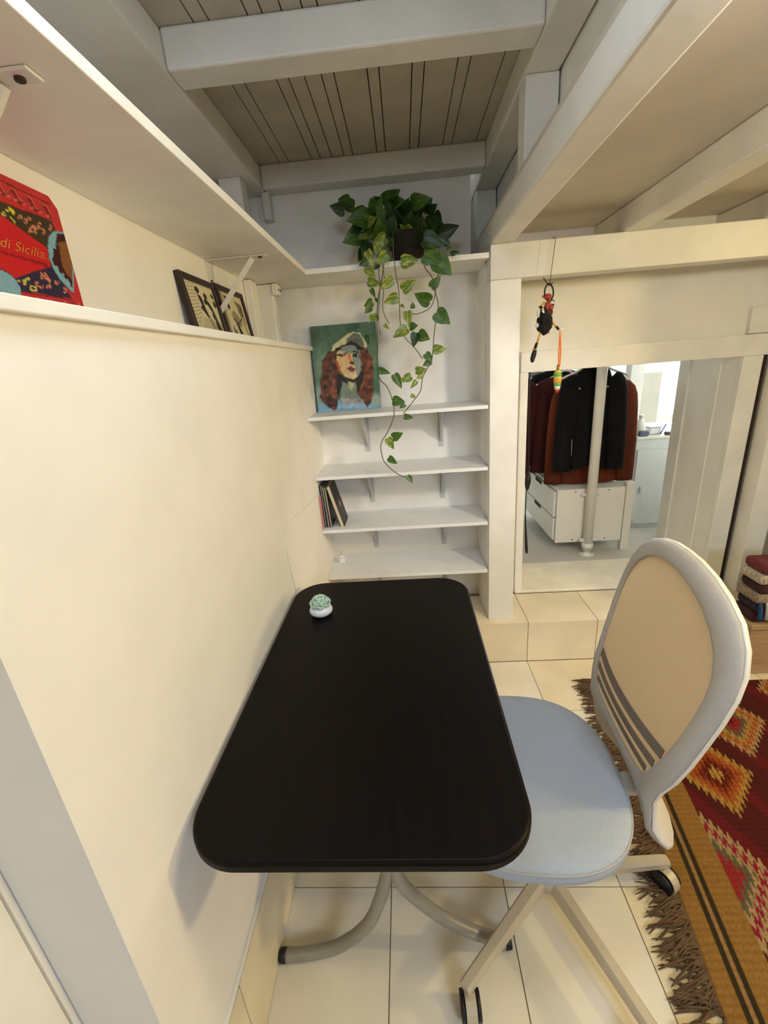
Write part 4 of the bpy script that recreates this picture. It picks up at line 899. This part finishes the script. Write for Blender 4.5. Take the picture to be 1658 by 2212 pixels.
# ------------------------------------------------------------------ closet contents seen through the low doorway
ZC = ZS+.010
def closet():
    M_cab = mat('white_lacquer', (226, 222, 210), .4, .02, 10); M_cab2 = mat('pale_grey_lacquer', (206, 208, 204), .4, .02, 10)
    p = empty('clothes_pole', (1.10, 2.56, ZC)); tag(p, 'white round floor-to-ceiling pole in front of the drawers and coats', 'pole')
    tube('shaft', [(1.10, 2.56, ZC+.03), (1.10, 2.56, 2.449)], .028, M_cab, p, 20)
    lathe('foot', [(.045, .0), (.045, .006), (.016, .012), (.016, .045), (.034, .048), (.034, .075), (.03, .08)], (1.10, 2.56, ZC), M_cab, p, 24)
    tube('clamp', [(1.05, 2.56, .335), (1.15, 2.56, .335)], .011, M_cab, p, 10); tube('clamp', [(1.05, 2.575, .630), (1.15, 2.575, .630)], .008, M_cab, p, 10)
    u = empty('drawer_unit', (1.11, 2.95, .307)); tag(u, 'white two-drawer unit under the hanging coats', 'drawer unit')
    for y0, y1 in ((2.600, 2.616), (3.284, 3.30)): box('side_panel', .912, 1.32, y0, y1, .307, .660, M_cab, u, .001)
    box('top_panel', .915, 1.32, 2.6165, 3.2835, .644, .660, M_cab, u); box('bottom_panel', .915, 1.32, 2.6165, 3.2835, .307, .322, M_cab, u); box('back_panel', 1.305, 1.32, 2.6165, 3.2835, .3225, .6435, M_cab, u)
    for z0, z1 in ((.323, .470), (.478, .642)):
        d = box('drawer_front', .898, .914, 2.622, 3.278, z0, z1, M_cab, u, .001)
        box('handle_notch', .8965, .8985, 2.88, 3.02, z1-.022, z1+.001, M_gap, d)
    box('drawer_gap', .913, .9145, 2.617, 3.283, .3225, .6435, M_black, u)
    for z in (.325, .646):
        for x in (1.02, 1.22): tube('screw', [(x, 2.598, z), (x, 2.601, z)], .004, M_gap, u, 8)
    tag(box('closet_upright', 1.325, 1.372, 2.60, 2.64, ZC, .685, M_cab, None, .002), 'short flat white upright beside the drawer unit in the closet', 'upright')
    tag(box('closet_rail', 1.11, 1.13, 2.59, 3.6, 1.485, 1.505, M_cab, None, .004), 'white clothes rail carrying the coats behind the doorway', 'rail')
    c = empty('closet_cabinet', (1.86, 3.2, ZC)); tag(c, 'low white cabinet with cluttered top at the right of the closet', 'cabinet')
    box('body', 1.540, 2.25, 2.96, 3.50, ZC, .872, M_cab2, c, .002); box('top_board', 1.536, 2.26, 2.95, 3.51, .8725, .889, M_cab, c, .002)
    box('door_leaf', 1.548, 2.24, 2.945, 2.9595, ZC+.03, .80, M_cab2, c, .002); box('door_handle', 1.585, 1.60, 2.932, 2.945, .50, .545, M_greybr, c, .003)
    box('hinge', 1.56, 1.58, 2.934, 2.945, .285, .297, M_greybr, c, .002)
    tag(box('closet_post', 1.745, 1.843, 3.55, 3.64, ZC, 2.449, M_beam, None, .003), 'grey wooden post behind the closet cabinet', 'post')
    tag(box('standing_board', 1.72, 2.22, 3.98, 4.02, ZC, 1.240, mat('grey_board', (206, 200, 186), .7, .04, 6), None, .003), 'large pale grey board standing before the bright closet window', 'board')
    zt = .8895
    b = empty('spray_bottle', (1.587, 3.03, zt)); tag(b, 'small white plastic bottle on the closet cabinet', 'bottle')
    lathe('bottle_body', [(.031, 0), (.033, .01), (.033, .066), (.022, .094), (.012, .108), (.012, .12)], (1.587, 3.03, zt), M_cab, b, 20); lathe('cap', [(.0145, .12), (.0145, .136)], (1.587, 3.03, zt), M_cab, b, 16)
    bx = empty('clear_box', (1.685, 3.05, zt)); tag(bx, 'translucent plastic tub with a grey lid on the closet cabinet', 'box')
    box('tub', 1.645, 1.722, 3.01, 3.09, zt, zt+.045, mat('milky_plastic', (226, 230, 230), .3, .03), bx, .008); box('lid', 1.642, 1.725, 3.007, 3.093, zt+.0455, zt+.053, M_greybr, bx, .003)
    tag(box('orange_sponge', 1.624, 1.640, 3.02, 3.045, zt, zt+.022, mat('orange_foam', (226, 130, 90), .8, .1), None, .003), 'little orange sponge between bottle and tub', 'sponge')
    tag(box('grey_pouch', 1.56, 1.615, 2.965, 2.994, zt, zt+.036, mat('pouch', (96, 98, 120), .7, .1), None, .006), 'small blue-grey pouch before the white bottle', 'pouch')
    tag(tube('marker_pen', [(1.70, 2.985, zt+.004), (1.742, 3.003, zt+.068)], .004, mat('navy_pen', (36, 36, 70), .5, .1), None, 8), 'dark blue pen leaning on the clear tub', 'pen')
    tag(lathe('brown_bowl', [(.018, 0), (.024, .013), (.018, .022)], (1.742, 2.972, zt), mat('bowl_brown', (92, 70, 70), .5, .1), None, 16), 'tiny brown bowl at the right end of the cabinet top', 'bowl')
    # garments
    def garment(name, y, xc, hw, zs, zh, col, label, sl=.62, th=.05, flare=1.0, open_front=False, rag=.0, seed=1, cat='coat'):
        rr = random.Random(seed)
        r = empty(name, (xc, y, zh)); tag(r, label, cat, 'clothes hanging in the closet')
        m = mat('cloth_'+name+str(seed), col, .9, .15, 12, .4, bscale=40, stretch=(1, 1, .25), spec=.15)
        V = []; F = []; nl, nk = 18, 40
        for i in range(nl):
            t = i/(nl-1)
            if t < .12: q = t/.12; w = .055+(hw*.93-.055)*(q**.55); z = zs-.10*q**1.5*.75; d = .035+(th-.035)*q
            else:
                q = (t-.12)/.88; w = hw*(.93-.05*math.sin(q*3.1)+(flare-1)*q); z = zs-.075-(zs-.075-zh)*q; d = th*(1+.25*q)
            for k in range(nk):
                a = 2*math.pi*k/nk; f = 1+.10*t*math.sin(a*7+seed)+.05*t*math.sin(a*11+2*seed)
                zz = z - (rag*rr.uniform(0, 1) if i == nl-1 else 0)
                V.append((xc+w*math.copysign(abs(math.cos(a))**.8, math.cos(a)), y+d*math.sin(a)*f, zz))
        for i in range(nl-1):
            for k in range(nk): F.append((i*nk+k, i*nk+(k+1) % nk, (i+1)*nk+(k+1) % nk, (i+1)*nk+k))
        F.append(tuple(range(nk)))
        raw('body', V, F, m, r, True)
        for s in (-1, 1):
            L_ = sl; x0 = xc+s*hw*.80
            slv = tube('sleeve', smooth_pts([(x0, y, zs-.075), (xc+s*(hw+.012), y-.008, zs-.13), (xc+s*(hw+.035), y-.014, zs-.13-L_*.5), (xc+s*(hw+.045), y-.02, zs-.10-L_)], 4), [.045, .056, .062, .064, .064, .063, .062, .061, .06, .058, .056, .054, .052][:13], m, r, 14)
            for v in slv.data.vertices: v.co.y = y-.01+(v.co.y-y+.01)*.55
        tube('collar', [(xc+.06*math.cos(a), y+.035*math.sin(a), zs+.004+.012*math.sin(a)) for a in np.linspace(0, 2*math.pi, 17)], .014, m, r, 8)
        hm = M_cab
        tube('hanger', smooth_pts([(xc-.19, y, zs-.058), (xc-.1, y, zs-.022), (xc, y, zs+.025), (xc+.1, y, zs-.022), (xc+.19, y, zs-.058)], 4), .007, hm, r, 8)
        tube('hook', smooth_pts([(xc, y, zs+.02), (xc, y, 1.44), (xc+.03, y, 1.48), (1.12, y, 1.512)], 4), .003, M_steel, r, 6)
        return r, m
    g, m = garment('jacket', 2.640, 1.09, .114, 1.374, .815, (20, 19, 19), 'black zip jacket hanging foremost behind the white pole', .50, .036, 1.0, rag=.05, seed=2)
    for x in (1.00, 1.155): lathe('snap', [(.006, -.002), (.006, .002)], (0, 0, 0), M_steel, g, 10).matrix_basis = Matrix.Translation((x, 2.600, 1.262)) @ Matrix.Rotation(math.pi/2, 4, 'X')
    tube('zip', [(.978, 2.598, .875), (.976, 2.600, .972)], .0022, M_steel, g, 6)
    garment('wool_coat', 2.735, 1.137, .178, 1.315, .668, (96, 45, 25), 'rust brown wool coat hanging behind the black jacket', .545, .034, 1.08, seed=3)
    garment('jacket', 2.85, 1.00, .21, 1.33, .72, (62, 26, 24), 'dark maroon jacket third on the closet rail', .52, .036, 1.0, seed=4)
    garment('jacket', 2.97, .985, .20, 1.36, .74, (28, 27, 29), 'charcoal jacket fourth on the closet rail', .52, .034, 1.0, seed=5)
    garment('shirt', 3.085, .99, .20, 1.37, .76, (128, 126, 124), 'grey shirt fifth on the closet rail', .48, .032, 1.0, seed=6, cat='shirt')
    garment('jacket', 3.20, .95, .22, 1.37, .70, (24, 23, 25), 'black jacket last on the closet rail', .54, .034, 1.0, seed=7)
    # black strap hanging at the left jamb
    s = empty('bag_strap', tuple(at('y', 2.42, 1134, 1190))); tag(s, 'black bag strap dangling at the left side of the low doorway', 'strap')
    q = lambda a, b: at('y', 2.42, a, b)
    tube('cord', smooth_pts([(q(1143, 860).x, 2.42, 1.5795), q(1143, 860), q(1141, 1000), q(1137, 1050), q(1134, 1115)], 4), .003, M_black, s, 6)
    tube('pouch', smooth_pts([q(1141, 1022), q(1139, 1040), q(1138, 1058)], 4), [.008, .012, .015, .018, .018, .016, .013, .01, .008], M_black, s, 12)
    tube('tail', [q(1134, 1112), q(1135, 1150), q(1136.5, 1188), q(1137, 1195)], [.004, .006, .009, .006], M_black, s, 8)
closet()

# ------------------------------------------------------------------ low bench with folded textile at the right edge
def bench():
    Mw = mat('bench_wood', (170, 140, 104), .6, .1, 8, stretch=(1, 8, 8))
    b = empty('low_bench', (1.9, 1.76, 0)); tag(b, 'low tan bench at the right edge beyond the rug', 'bench')
    box('seat_board', 1.465, 2.02, 1.69, 1.84, .245, .272, Mw, b, .004)
    box('front_panel', 1.475, 2.02, 1.70, 1.715, .006, .2445, Mw, b, .002); box('side_panel', 1.475, 1.49, 1.7155, 1.83, .006, .2445, Mw, b, .002)
    bl = empty('folded_blanket', (1.75, 1.76, .2725)); tag(bl, 'folded maroon and cream striped blanket with blue tassel on the bench', 'blanket')
    cols = [(60, 24, 26), (44, 34, 54), (150, 130, 110), (60, 28, 32), (186, 174, 154), (112, 48, 52)]
    for k in range(6):
        bm = bmesh.new(); z0 = .2727+.046*k; bbox(bm, 1.475+.012*(k % 2), 2.01, 1.705, 1.835, z0, z0+.0455, .016, 3)
        bmobj('fold', bm, mat('blanket_%s' % 'abcdef'[k], cols[k], .95, .3, 40, .4, bscale=120, stretch=(6, 6, 1)), bl)
    for k in range(9):
        x = 1.49+.03*k
        tube('tassel', [(x, 1.706, .375), (x, 1.695, .350), (x, 1.688, .300)], [.005, .008, .010], mat('tassel_cream' if k else 'tassel_blue', (196, 190, 176) if k else (24, 70, 110), .9, .1), bl, 8)
bench()
